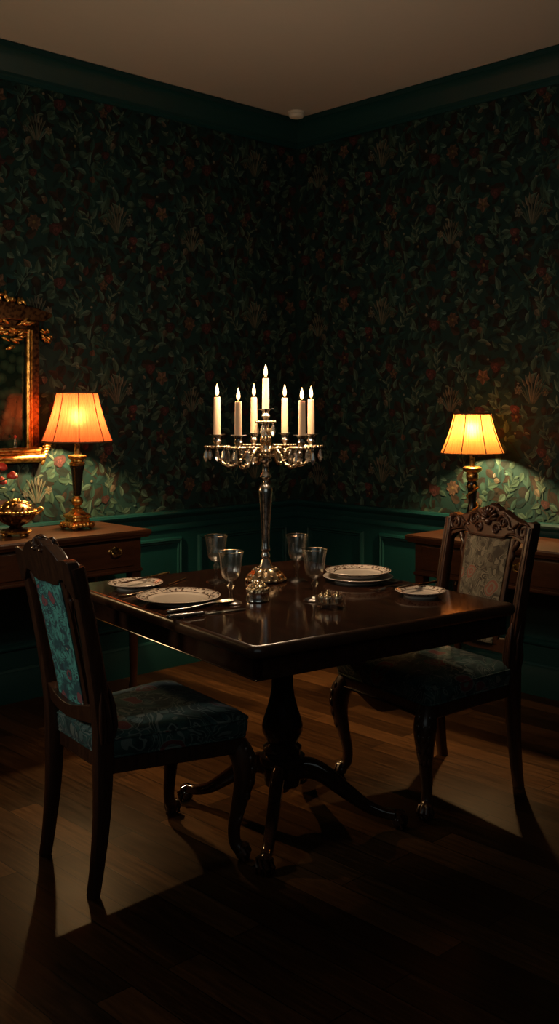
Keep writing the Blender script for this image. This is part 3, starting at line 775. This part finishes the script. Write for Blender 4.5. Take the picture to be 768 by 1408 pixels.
# ------------------------------------------------------------------ mirror on the left wall (room x = along wall, y = out of wall)
mt = thing('wall_mirror', 'gilded wall mirror with leafy carved crest above the sideboard', 'mirror', room(2.13, 0, 1.114), ROOM_ROT)
mw = .39    # half width; local x: -mw is the edge nearest the corner
fr = MB()
for s in (-1, 1):
    x0, x1 = (s * mw, s * (mw - .072))
    lo, hi = min(x0, x1), max(x0, x1)
    fr.box((lo, .004, .05), (hi, .030, .66))
fr.box((-mw, .004, .60), (mw, .030, .665))
fr.build('frame', 'bronze', mt, bevel=.004)
gl = MB()
for s in (-1, 1):
    gl.tube([(s * (mw - .062), .034, .06), (s * (mw - .062), .034, .62)], .011, 10); gl.tube([(s * (mw - .044), .032, .06), (s * (mw - .044), .032, .62)], .006, 8)
gl.tube([(-mw + .06, .034, .615), (mw - .06, .034, .615)], .011, 10)
gl.build('gilt_beading', 'gold', mt)
MB().box((-mw + .06, .006, .05), (mw - .06, .016, .62)).build('mirror_glass', M['painted_mirror'], mt, smooth=0)
sl = MB().tube([(-mw - .01, .035, .022), (mw + .01, .035, .022)], (.028, .022), 14).tube([(-mw + .005, .03, .058), (mw - .005, .03, .058)], (.022, .013), 12)
sl.box((-mw - .01, .003, .0), (mw + .01, .04, .07))
sl.build('sill', 'gold', mt, smooth=40)
MB().prism([(-mw - .055, .690), (-mw - .050, .700), (-mw + .02, .722), (-.1, .755), (0, .765), (.1, .755), (mw - .02, .722), (mw + .05, .70), (mw + .055, .69), (mw + .01, .664), (-mw - .01, .664)], .003, .062, 'y').build('cornice', 'bronze', mt, bevel=.004)
def leafblob(mb, x, y, z, ang, L, w):
    mb.ball((x, y, z), (L, .010, w), 8, 6, Matrix.Rotation(-ang, 4, 'Y'))
rn = random.Random(5)
cf = MB()
for k in range(46):
    u = rn.random(); x = -.30 + .60 * u; top_ = .80 + .055 * math.cos(u * 2 * PI) * -1
    leafblob(cf, x, .040 + rn.uniform(-.012, .014), .745 + rn.random() * (top_ - .74), rn.uniform(0, PI), rn.uniform(.014, .026), rn.uniform(.006, .011))
for k in range(60):       # swag of leaves hanging below the cornice, in front of the glass
    s = rn.choice((-1, 1)); u = rn.random(); x = s * (mw - .045 - .22 * u); z = .665 - rn.random() * (.06 + .14 * u) 
    leafblob(cf, x, .044 + rn.uniform(-.008, .014), z, s * (.5 - u) + rn.uniform(-.5, .5), rn.uniform(.016, .028), rn.uniform(.007, .011))
for s in (-1, 1):
    for k in range(12): leafblob(cf, s * (mw + .015 + rn.random() * .045), .03 + rn.uniform(-.01, .01), .64 - rn.random() * .075, s * (-.6) + rn.uniform(-.4, .4), rn.uniform(.012, .02), .007)
    for k in range(7):
        leafblob(cf, s * (mw + .008 + k * .004), .048, .005 + k * .014, s * (1.2 - .25 * k), .022, .010)
cf.build('gilt_foliage', 'gold', mt, smooth=60)
# tiny stoppered bottle on the mirror sill
bt = thing('scent_bottle', 'tiny clear glass bottle with red stopper on the mirror sill', 'bottle', room(2.13 - .255, .042, 1.114 + .0715))
MB().lathe([(0, 0), (.010, 0), (.011, .004), (.0095, .020), (.006, .034), (.005, .044), (0, .044)], 16).build('body', 'glass', bt, smooth=50)
MB().lathe([(0, .044), (.005, .045), (.0065, .052), (.004, .059), (0, .06)], 12).build('stopper', 'rose', bt)

# ------------------------------------------------------------------ tureen and flowers on the left sideboard
tu = thing('tureen', 'dark bronze lobed tureen with gilt leafy lid beside the rust lamp', 'tureen', room(2.0, .27, LZ))
MB().lathe([(0, .020), (.058, .020), (.062, .024), (.058, .030), (.03, .036), (.024, .044), (.045, .054), (.072, .072), (.083, .092), (.084, .104), (.080, .108), (.0, .108)], 48, lobes=12, amp=.045).build('body', 'bronze', tu, smooth=50)
b = MB().lathe([(.056, .014), (.066, .016), (.068, .022), (.062, .026), (.0, .026)], 32)
for k in range(4):
    a = PI / 4 + k * PI / 2; b.ball((.056 * math.cos(a), .056 * math.sin(a), .0085), (.013, .013, .0085))
b.build('foot', 'gold', tu, smooth=50)
rm_ = MB()
for k in range(30):
    a = 2 * PI * k / 30; rm_.ball((.084 * math.cos(a), .084 * math.sin(a), .108), (.009, .009, .006), 8, 6)
for s in (-1, 1):
    rm_.tube(smooth_path([(s * .08, 0, .095), (s * .105, 0, .105), (s * .118, 0, .118), (s * .105, 0, .126), (s * .092, 0, .116)], 4), .005, 8)
rm_.build('rim', 'gold', tu, smooth=60)
ldm = MB().lathe([(.078, .110), (.070, .124), (.050, .142), (.025, .153), (0, .156)], 32)
lid = ldm.build('lid', 'bronze', tu, smooth=60)
lf = MB()
for k in range(40):
    a = rn.uniform(0, 2 * PI); q = rn.random(); r = .068 * q ** .6; z = .156 - .042 * (r / .072) ** 2
    lf.ball((r * math.cos(a), r * math.sin(a), z + .003), (rn.uniform(.008, .014), .006, .006), 8, 6, Matrix.Rotation(a + rn.uniform(-.8, .8), 4, 'Z'))
lf.build('leaf_relief', 'gold', lid, smooth=60)
vs_ = thing('flower_vase', 'dark vase of red roses at the mirror end of the sideboard', 'vase', room(2.16, .15, LZ))
MB().lathe([(0, 0), (.04, 0), (.042, .006), (.025, .02), (.03, .04), (.052, .09), (.050, .13), (.030, .17), (.036, .185), (.030, .185), (.02, .17), (0, .16)], 28).build('body', 'bronze', vs_, smooth=50)
for (x, y, z) in ((-.075, .03, .30), (-.03, -.02, .32), (.03, .05, .30), (.148, -.01, .30), (.0, .06, .33), (.19, .0, .262), (.135, .03, .235)):
    s_ = MB().tube(smooth_path([(0, 0, .16), (x * .5, y * .5, .22), (x, y, z)], 4), .003, 6).build('stem', 'leaf', vs_)
    fl = MB()
    for k in range(11):
        a = k * 2.4; q = k / 11; fl.ball((x + math.cos(a) * .020 * q, y + math.sin(a) * .020 * q, z + .012 - .010 * q), (.013 + .004 * q, .006 + .002 * q, .014), 8, 6, Matrix.Rotation(a + PI / 2, 4, 'Z') @ Matrix.Rotation(-.5 * q, 4, 'X'))
    fl.build('bloom', 'rose', s_, smooth=60)
    lfm = MB()
    for k in range(3):
        a = k * 2.1 + x * 40; lfm.ball((x * .7 + math.cos(a) * .025, y * .7 + math.sin(a) * .025, z - .05), (.024, .010, .003), 8, 6, Matrix.Rotation(a, 4, 'Z'))
    lfm.build('leaf', 'leaf', s_, smooth=60)

# ------------------------------------------------------------------ candelabrum
CB = at(365, 799, TZ)
cd = thing('candelabrum', 'tall silver seven candle candelabrum with hanging crystals on the table', 'candelabrum', CB)
def cz(py): return EYE - (py - HZ) * CB.y / F - TZ      # height above the table top at that picture row
bs = MB().lathe([(0, 0), (.066, 0), (.070, .004), (.071, .010), (.066, .014), (.064, .020), (.054, .028), (.050, .036), (.036, .044), (.030, .05), (0, .05)], 64, lobes=8, amp=.05)
for k in range(16):
    a = 2 * PI * k / 16; bs.ball((.056 * math.cos(a), .056 * math.sin(a), .022), (.010, .007, .007), 8, 6, Matrix.Rotation(a, 4, 'Z'))
    bs.ball((.068 * math.cos(a + .2), .068 * math.sin(a + .2), .008), (.006, .009, .007), 8, 6, Matrix.Rotation(a + .2, 4, 'Z'))
for k in range(8):
    a = 2 * PI * k / 8; bs.ball((.038 * math.cos(a), .038 * math.sin(a), .042), (.013, .008, .008), 8, 6, Matrix.Rotation(a, 4, 'Z') @ Matrix.Rotation(.6, 4, 'Y'))
bs.build('base', 'silver_gold', cd, smooth=60)
stem = [(.030, .046), (.022, .056), (.016, .075), (.0125, cz(768)), (.016, cz(766)), (.0165, cz(763)), (.012, cz(760)), (.012, cz(758)), (.0165, cz(756)), (.0165, cz(753)), (.013, cz(750)), (.0145, cz(735)), (.018, cz(710)), (.022, cz(688)), (.0245, cz(677)), (.024, cz(672)), (.017, cz(667)), (.010, cz(664)), (.009, cz(661)), (.014, cz(659)), (.021, cz(656)), (.021, cz(654)), (.012, cz(650)), (.010, cz(643)), (.013, cz(637)), (.022, cz(634)), (.022, cz(631)), (.014, cz(629)), (.020, cz(627)), (.026, cz(623)), (.026, cz(620)), (.014, cz(617)), (.012, cz(610)), (.014, cz(604)), (.018, cz(598)), (.013, cz(592)), (.011, cz(586)), (.014, cz(582)), (0, cz(582))]
MB().lathe(stem, 36).build('stem', 'silver', cd, smooth=50)
hb = MB()
for k in range(12):
    a = 2 * PI * k / 12; hb.ball((.026 * math.cos(a), .026 * math.sin(a), cz(621.5)), (.006, .006, .009), 8, 6)
for k in range(8):
    a = 2 * PI * k / 8; hb.ball((.015 * math.cos(a), .015 * math.sin(a), cz(606)), (.006, .006, .018), 8, 6); hb.ball((.015 * math.cos(a + .4), .015 * math.sin(a + .4), cz(593)), (.006, .006, .014), 8, 6); hb.ball((.024 * math.cos(a), .024 * math.sin(a), cz(626)), (.007, .007, .007), 8, 6)
hb.build('hub', 'silver_gold', cd, smooth=60)
DISH, CUP = cz(614), cz(597)
def dish_mb(r, z, n=20):
    m = MB().lathe([(0, z - .007), (r * .35, z - .007), (r * .9, z - .003), (r, z + .002), (r * .92, z + .005), (0, z + .003)], 32)
    for k in range(n):
        a = 2 * PI * k / n; m.ball((r * math.cos(a), r * math.sin(a), z), (.0055, .0055, .0050), 8, 6)
    return m
def cup_mb(z0, z1):
    h = z1 - z0
    return MB().lathe([(0, z0), (.009, z0 + .002), (.007, z0 + h * .12), (.012, z0 + h * .3), (.016, z0 + h * .45), (.012, z0 + h * .6), (.011, z0 + h * .75), (.0165, z0 + h * .9), (.0165, z0 + h * .92), (.027, z0 + h * .96), (.0285, z0 + h), (.014, z0 + h), (.0125, z0 + h - .003), (0, z0 + h - .003)], 28)
def drop_mb(L):
    m = MB(); s = 6
    ring = lambda r, z: [(r * math.cos(2 * PI * k / s), r * math.sin(2 * PI * k / s), z) for k in range(s)]
    v = [(0, 0, -.006)] + ring(.0055, -.013) + ring(.0098, -L * .66) + ring(.004, -L * .9) + [(0, 0, -L)]
    f = [(0, 1 + k, 1 + (k + 1) % s) for k in range(s)]
    for r in (1, 1 + s): f += [(r + k, r + s + k, r + s + (k + 1) % s, r + (k + 1) % s) for k in range(s)]
    b0 = 1 + 2 * s; f += [(b0 + k, len(v) - 1, b0 + (k + 1) % s) for k in range(s)]
    m.add(v, f); m.ball((0, 0, -.003), .0035, 8, 6); return m
drop0 = None
def hang(parent, x, y, z, L):
    global drop0
    if drop0 is None:
        drop0 = drop_mb(.052).build('crystal_drop', 'crystal', parent, smooth=0, loc=(x, y, z)); return
    o = inst(drop0, parent, (x, y, z), x * 90)
    s = L / .052; o.scale = (1, 1, s)
cand = [(-.172, 185), (-.150, 232), (-.165, 106), (.168, 66), (.172, 317), (.168, 15)]
specs = []
candle_px = [(301, 546), (327, 552), (346, 546), (391, 547), (413, 551), (428, 549)]
for (r_, deg), (px, ptop) in zip(cand, candle_px):
    a = math.radians(deg); r = abs(r_)
    d = Vector((math.cos(a), math.sin(a)))
    path = smooth_path([(.018, cz(621)), (.045, cz(616)), (.070, cz(624)), (.100, cz(638)), (.135, cz(640)), (r - .005, cz(631)), (r, cz(620)), (r, DISH - .001)], 6)
    am = MB().tube([(d.x * q, d.y * q, z) for q, z in path], [.0075 - .003 * i / len(path) for i in range(len(path))], 8)
    for k in range(1, 7):       # small scrolled leaf along the arm
        q, z = path[4 + k * 4]; am.ball((d.x * q, d.y * q, z + .004), (.008, .008, .006), 8, 6)
    sp2 = []
    for i in range(16):
        u = i / 15; aa = u * 8; q = .085 + .018 * (1 - .8 * u) * math.cos(aa); sp2.append((d.x * q, d.y * q, cz(622) + .018 * (1 - .8 * u) * math.sin(aa)))
    am.tube(sp2, .003, 6)
    arm = am.build('arm', 'silver_gold', cd, smooth=60)
    bx_, by_ = d.x * r, d.y * r
    mb_ = dish_mb(.041, DISH); dsh = mb_.build('drip_dish', 'silver_gold', arm, smooth=50, loc=(bx_, by_, 0))
    cup_mb(DISH, CUP).build('candle_cup', 'silver', arm, smooth=50, loc=(bx_, by_, 0))
    for k in range(5):
        aa = a + 2 * PI * (k + .25) / 5; hang(arm, bx_ + .041 * math.cos(aa), by_ + .041 * math.sin(aa), DISH - .003, (.058, .048, .068)[k % 3])
    specs.append((bx_, by_, CUP - .003, EYE - (ptop - HZ) * (CB.y + by_) / F - TZ))
TD, TCUP = cz(580), cz(562)
tp = dish_mb(.032, TD, 16).build('top_dish', 'silver_gold', cd, smooth=50)
cup_mb(TD, TCUP).build('top_cup', 'silver', cd, smooth=50)
for k in range(5):
    aa = 2 * PI * (k + .5) / 5; hang(tp, .032 * math.cos(aa), .032 * math.sin(aa), TD - .003, .050)
specs.append((0, 0, TCUP - .003, cz(520)))
where = ['outermost, on the arm towards the rust lamp', 'short one in front, on the rust lamp side', 'on a rear arm, third from the rust lamp end',
         'on a rear arm, third from the amber lamp end', 'in front on the amber lamp side', 'outermost, on the arm towards the amber lamp', 'tallest, raised in the middle of the candelabrum']
flame_m = MB().lathe([(0, 0), (.0035, .003), (.0062, .010), (.0068, .016), (.0055, .026), (.0032, .036), (.0012, .043), (0, .046)], 14)
fl0 = None
CANDLE_W = 3.7
for i, ((x, y, z0, z1), wtxt) in enumerate(zip(specs, where)):
    c = thing('candle', 'lit cream taper candle, ' + wtxt, 'candle', CB + Vector((x, y, z0)), 0, 'lit candles in the candelabrum')
    h = z1 - z0; r = .0122
    MB().lathe([(0, 0), (r * 1.02, 0), (r, h * .5), (r * .93, h - .004), (r * .86, h), (r * .5, h - .002), (0, h - .003)], 24).build('wax', 'wax', c, smooth=50)
    MB().tube([(0, 0, h - .004), (0, 0, h + .004), (.001, 0, h + .009)], .001, 6).build('wick', 'wick', c)
    if fl0 is None: fl0 = flame_m.build('flame', 'flame', c, smooth=60, loc=(0, 0, h + .003)); f_ = fl0
    else: f_ = inst(fl0, c, (0, 0, h + .003))
    f_.scale = (1, 1, (1.0, .98, 1.06, 1.04, .95, 1.0, 1.05)[i])
    l = bpy.data.lights.new('candle_light', 'POINT'); l.energy = CANDLE_W; l.color = (1, .70, .44); l.shadow_soft_size = .008
    lo = bpy.data.objects.new('candle_light', l); COL.objects.link(lo); lo.parent = c; lo.location = (0, 0, h + .055)

# ------------------------------------------------------------------ table ware
def plate(label, p, R, cat='plate', lift=0.0, name='dinner_plate', mat=None, group=None):
    prof = [(0, .004), (R * .55, .004), (R * .60, .002), (R * .62, 0), (R * .66, 0), (R * .68, .004), (R * .72, .008), (R * .985, .018), (R, .0195), (R * .985, .0208), (R * .73, .012), (R * .68, .0075), (R * .60, .0068), (0, .0068)]
    o = MB().lathe(prof, 64).build(name, mat or m_plate('bordered_porcelain', R), smooth=50, loc=(p.x, p.y, p.z + lift))
    return tag(o, label, cat, group)
LP = at(245, 823, TZ + .008)
plate('cream dinner plate with brown floral border near the turquoise backed chair', Vector((LP.x, LP.y, TZ)), .134)
LB = at(186, 805, TZ + .008)
plate('small cream side plate with knife across it, near turquoise backed chair', Vector((LB.x, LB.y, TZ)), .094, name='side_plate')
RP = at(492, 796, TZ + .008)
plate('wide charger plate beneath the dinner plate facing the olive backed chair', Vector((RP.x, RP.y, TZ)), .124, 'plate', name='charger_plate', mat=m_plain('plain_porcelain', (.78, .68, .56), .18, .03))
plate('cream dinner plate with floral rim stacked on a charger plate', Vector((RP.x, RP.y, TZ)), .116, lift=.0205)
RB = at(578, 816, TZ + .008)
plate('small cream side plate near the olive backed chair', Vector((RB.x, RB.y, TZ)), .083, name='side_plate')

def lay(o, p0, p1, z0=TZ, z1=None, roll=0.0):
    """point the object's x axis from p0 towards p1"""
    d = Vector((p1.x - p0.x, p1.y - p0.y, 0)); z1 = z0 if z1 is None else z1
    o.location = (p0.x, p0.y, z0); o.rotation_euler = (roll, -math.atan2(z1 - z0, d.length), math.atan2(d.y, d.x)); return d.length
def flat(mb, st):
    """st: list of (x, z, half width, half thickness)"""
    return mb.tube([(x, 0, z) for x, z, w, h in st], [(w, h) for x, z, w, h in st], 12, ref=(0, 0, 1), power=2.4)
def fork(label, p0, p1, group, z0=TZ, z1=None, mat='silver_gold'):
    t = thing('fork', label, 'fork', (0, 0, 0), 0, group); L = lay(t, p0, p1, z0, z1) if True else 0
    L = (Vector((p1.x, p1.y, 0)) - Vector((p0.x, p0.y, 0))).length
    flat(MB(), [(0, .0035, .007, .0018), (.012, .0035, .0095, .0022), (.035, .004, .0085, .0022), (L * .38, .006, .0045, .002), (L * .58, .009, .003, .002), (L * .66, .008, .004, .0018), (L * .70, .006, .009, .0015), (L * .76, .0042, .0115, .0013), (L * .79, .0038, .0115, .0012)]).build('handle', mat, t, smooth=60)
    tn = MB()
    for k in (-1.5, -.5, .5, 1.5):
        tn.tube([(L * .78, k * .0062, .0038), (L * .88, k * .0064, .0045), (L * .95, k * .0062, .0065), (L, k * .006, .010)], [(.0018, .0012), (.0017, .0011), (.0015, .001), (.0006, .0006)], 6)
    tn.build('tines', mat, t, smooth=60); return t
def knife(label, p0, p1, group, z0=TZ, z1=None, mat='silver', hmat='silver', thick=1.0):
    t = thing('table_knife', label, 'knife', (0, 0, 0), 0, group); lay(t, p0, p1, z0, z1)
    L = (Vector((p1.x, p1.y, 0)) - Vector((p0.x, p0.y, 0))).length
    k = thick
    flat(MB(), [(0, .007 * k, .003, .003), (.004, .007 * k, .0085 * k, .0062 * k), (.010, .007 * k, .0095 * k, .0066 * k), (.014, .007 * k, .0075 * k, .0055 * k), (.02, .007 * k, .0085 * k, .0062 * k), (L * .40, .0065 * k, .0068 * k, .005 * k), (L * .43, .0065 * k, .0085 * k, .0062 * k), (L * .46, .0065 * k, .005, .004)]).build('handle', hmat, t, smooth=60)
    poly = [(L * .45, -.006), (L * .90, -.006), (L * .97, -.003), (L, .004), (L * .93, .009), (L * .7, .0095), (L * .5, .008), (L * .45, .006)]
    MB().prism(poly, .0035, .005).build('blade', mat, t, smooth=0, bevel=.0004); return t
def spoon(label, p0, p1, group, z0=TZ):
    t = thing('spoon', label, 'spoon', (0, 0, 0), 0, group); lay(t, p0, p1, z0)
    L = (Vector((p1.x, p1.y, 0)) - Vector((p0.x, p0.y, 0))).length
    flat(MB(), [(0, .006, .005, .003), (.006, .006, .0085, .006), (.02, .006, .0085, .006), (L * .35, .0065, .006, .0045), (L * .40, .007, .0075, .0055), (L * .5, .010, .0035, .0025), (L * .62, .013, .003, .002), (L * .70, .011, .005, .002)]).build('handle', 'silver', t, smooth=60)
    bw = MB(); vs, fs = [], []; n = 16; rings = 5
    cx, lx, wy = L * .84, L * .16, .021
    for side in (0, 1):
        for q in range(rings + 1):
            f_ = q / rings
            for k in range(n):
                a = 2 * PI * k / n; vs.append((cx + lx * f_ * math.cos(a), wy * f_ * math.sin(a) * (1 + .12 * math.cos(a)), .0022 + .0105 * f_ ** 2 + (.0015 if side == 0 else 0) * (1 if q < rings else 0)))
    for side in (0, 1):
        b0 = side * (rings + 1) * n
        for q in range(rings):
            for k in range(n): fs.append((b0 + q * n + k, b0 + q * n + (k + 1) % n, b0 + (q + 1) * n + (k + 1) % n, b0 + (q + 1) * n + k))
    tag(bw.add(vs, fs).build('bowl', 'silver_gold', t, smooth=60)); return t
A = lambda x, y: at(x, y, TZ)
knife('silver handled dinner knife beside the front dinner plate, nearest the table edge', A(229, 852), A(338, 839), 'silver cutlery by the turquoise chair', thick=1.1)
spoon('silver spoon with upturned bowl lying beside the dinner knife', A(229, 844), A(324, 829), 'silver cutlery by the turquoise chair')
fork('fork half tucked behind the floral dinner plate, handle towards the table edge', A(163, 821), A(243.8, 809), 'silver cutlery by the turquoise chair')
# second piece whose broad end shows past the plate
t = thing('butter_spreader', 'small spreader whose broad end shows behind the floral dinner plate', 'spreader', (0, 0, 0), 0, 'silver cutlery by the turquoise chair')
p0, p1 = A(231, 805), A(254, 796); lay(t, p0, p1); L = (p1 - p0).length
flat(MB(), [(0, .003, .003, .002), (L * .5, .004, .0035, .002), (L * .75, .005, .007, .0018), (L * .93, .006, .010, .0016), (L, .006, .007, .0012)]).build('blade', 'silver_gold', t, smooth=60)
knife('slim dark butter knife resting across the small side plate', A(232, 797), A(165, 812), 'silver cutlery by the turquoise chair', TZ + .0215, TZ + .0205, 'bronze', 'brass', .6)
fork('dinner fork with tines beside the charger plate, outer of two', A(566, 805), A(510, 815), 'silver cutlery by the olive chair', TZ + .001, mat='silver')
fork('dinner fork beside the charger plate, tines under its rim', A(552, 800), A(500, 804.5), 'silver cutlery by the olive chair', TZ, mat='silver')
knife('dark butter knife lying across the side plate by the olive backed chair', A(600, 810), A(545, 819), 'silver cutlery by the olive chair', TZ + .0215, TZ + .0205, 'bronze', 'bronze', .6)

# goblets
GP = [(0, 0), (.034, 0), (.0355, .002), (.032, .005), (.014, .010), (.0065, .016), (.0052, .030), (.0055, .044), (.0125, .056), (.0055, .066), (.006, .070), (.016, .076), (.026, .086), (.031, .100), (.0335, .118), (.0355, .138), (.0395, .158), (.0412, .164),
      (.0400, .1645), (.0378, .158), (.0338, .138), (.0317, .118), (.029, .101), (.024, .089), (.014, .080), (0, .078)]
g0 = None
for (px, py, txt) in ((297, 800, 'rear cut crystal goblet on the rust lamp side of the candelabrum'), (317, 830, 'front cut crystal goblet between the floral plate and the candelabrum'),
                      (408, 799, 'rear cut crystal goblet on the amber lamp side of the candelabrum'), (432, 826, 'front cut crystal goblet standing behind the fluted glass salt dish')):
    p = A(px, py)
    if g0 is None:
        g0 = thing('goblet', txt, 'goblet', p, .2, 'crystal goblets on the table')
        m = MB()
        m.lathe(GP[:9], 12); gs = None
        # stem and foot, facetted; bowl, round with a fluted lower half
        bw = MB(); seg = 48; prof = GP[9:]
        bw.lathe(prof, seg)
        bw.v = [((x * (1 + .045 * math.cos(10 * math.atan2(y, x)) * max(0, min(1, (.120 - z) / .03)) * (1 if math.hypot(x, y) > .012 else 0))),
                 (y * (1 + .045 * math.cos(10 * math.atan2(y, x)) * max(0, min(1, (.120 - z) / .03)) * (1 if math.hypot(x, y) > .012 else 0))), z) for x, y, z in bw.v]
        bw.build('bowl', 'glass', g0, smooth=30)
        m2 = MB().lathe(GP[5:9] + [(.0055, .0655), (0, .0655)], 8)
        m2.build('stem', 'glass', g0, smooth=20)
        MB().lathe([(0, 0), (.034, 0), (.0355, .002), (.032, .005), (.014, .010), (.0065, .0158), (0, .0158)], 32, lobes=8, amp=.02).build('foot', 'glass', g0, smooth=40)
        gr = MB(); o_ = [(.0406 * math.cos(a), .0406 * math.sin(a), .1643) for a in [2 * PI * q / 48 for q in range(49)]]; gr.tube(o_, .0009, 6)
        tag(gr.build('rim', 'silver_gold', g0), 'thin gilt rim')
    else: dup(g0, p, .2, txt, 'crystal goblets on the table')
# silver salt pot in front of the candelabrum
sp_ = thing('salt_pot', 'small round silver pot with gilt beaded lid before the candelabrum base', 'salt pot', A(354, 826))
MB().lathe([(0, 0), (.035, 0), (.037, .003), (.036, .006), (.036, .026), (.038, .030), (.034, .033), (0, .033)], 48, lobes=16, amp=.015).build('body', 'silver', sp_, smooth=50)
lidm = MB().lathe([(.035, .033), (.034, .038), (.028, .046), (.015, .053), (.006, .056), (.007, .062), (0, .066)], 32)
lidb = lidm.build('lid', 'silver_gold', sp_, smooth=50)
bb = MB()
for rr, zz, nn in ((.033, .038, 16), (.026, .047, 12), (.015, .054, 8)):
    for k in range(nn):
        a = 2 * PI * k / nn; bb.ball((rr * math.cos(a), rr * math.sin(a), zz), .0055, 8, 6)
bb.build('beading', 'silver_gold', lidb, smooth=60)
# fluted glass salt dish
sd_ = thing('salt_dish', 'cluster shaped fluted glass salt dish with gilt beads beside front goblet', 'salt dish', A(454, 835), .3)
gm = MB()
lob = [(.026 * math.cos(2 * PI * k / 5 + .3), .026 * math.sin(2 * PI * k / 5 + .3)) for k in range(5)]
out = []
for i in range(80):
    a = 2 * PI * i / 80; r = .040 + .009 * abs(math.cos(2.5 * a)) + .0012 * math.cos(30 * a); out.append((r * math.cos(a), r * math.sin(a)))
sc2 = lambda k: [(x * k, y * k) for x, y in out]
layered(gm, [(sc2(.94), 0), (sc2(.98), .003), (sc2(1), .012), (sc2(.99), .030), (sc2(.95), .036), (sc2(.86), .036), (sc2(.82), .032), (sc2(.78), .014)])
gm.build('bowl', 'glass', sd_, smooth=50)
bb = MB(); rr = random.Random(3)
for x, y in lob:
    bb.lathe([(0, .017), (.011, .017), (.012, .030), (.010, .038), (.005, .042), (0, .043)], 16, (x, y, 0))
    for k in range(6):
        a = k * PI / 3; bb.ball((x + .010 * math.cos(a), y + .010 * math.sin(a), .036), .0035, 8, 6)
    bb.ball((x, y, .045), .004, 8, 6)
bb.build('bead_lid', 'silver_gold', sd_, smooth=60)

# ------------------------------------------------------------------ light
w = bpy.data.worlds.new('night'); S.world = w; w.use_nodes = True
bg = w.node_tree.nodes['Background']; bg.inputs[0].default_value = (.35, .75, .8, 1); bg.inputs[1].default_value = .004
def spot(name, loc, target, power, col, size, blend, rad):
    l = bpy.data.lights.new(name, 'SPOT'); l.energy = power; l.color = col; l.spot_size = math.radians(size); l.spot_blend = blend; l.shadow_soft_size = rad
    o = bpy.data.objects.new(name, l); COL.objects.link(o); o.location = loc
    o.rotation_euler = (Vector(target) - Vector(loc)).to_track_quat('-Z', 'Y').to_euler(); return o
def area(name, loc, target, power, col, sx, sy):
    l = bpy.data.lights.new(name, 'AREA'); l.energy = power; l.color = col; l.shape = 'RECTANGLE'; l.size = sx; l.size_y = sy
    o = bpy.data.objects.new(name, l); COL.objects.link(o); o.location = loc
    o.rotation_euler = (Vector(target) - Vector(loc)).to_track_quat('-Z', 'Y').to_euler(); return o
spot('chair_back_spot', (-2.3, 1.9, 1.75), (-.62, 3.0, .70), 46, (1, .97, .84), 26, .9, .12)  # unseen spot added to brighten the turquoise chair back
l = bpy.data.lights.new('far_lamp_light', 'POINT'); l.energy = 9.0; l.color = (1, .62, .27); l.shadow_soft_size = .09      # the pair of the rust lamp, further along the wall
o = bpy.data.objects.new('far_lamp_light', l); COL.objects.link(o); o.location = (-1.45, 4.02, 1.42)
area('room_fill', (.2, .6, 2.0), (.1, 4.5, 1.6), 3.2, (.8, .95, .95), 2.2, 1.2)

# ------------------------------------------------------------------ camera
cam = bpy.data.cameras.new('camera'); cam.sensor_width = 36; cam.lens = F / 1408 * 36; cam.shift_y = -(704 - HZ) / 1408; cam.clip_start = .05
co = bpy.data.objects.new('camera', cam); COL.objects.link(co); co.location = (0, 0, EYE); co.rotation_euler = (PI / 2, 0, 0); S.camera = co
S.view_settings.view_transform = 'Standard'; S.view_settings.look = 'None'; S.view_settings.exposure = 0
c = S.cycles; c.max_bounces = 10; c.transmission_bounces = 8; c.glossy_bounces = 5; c.diffuse_bounces = 4
c.sample_clamp_indirect = 2.0; c.caustics_reflective = False; c.caustics_refractive = False; c.blur_glossy = .5
c.use_denoising = True
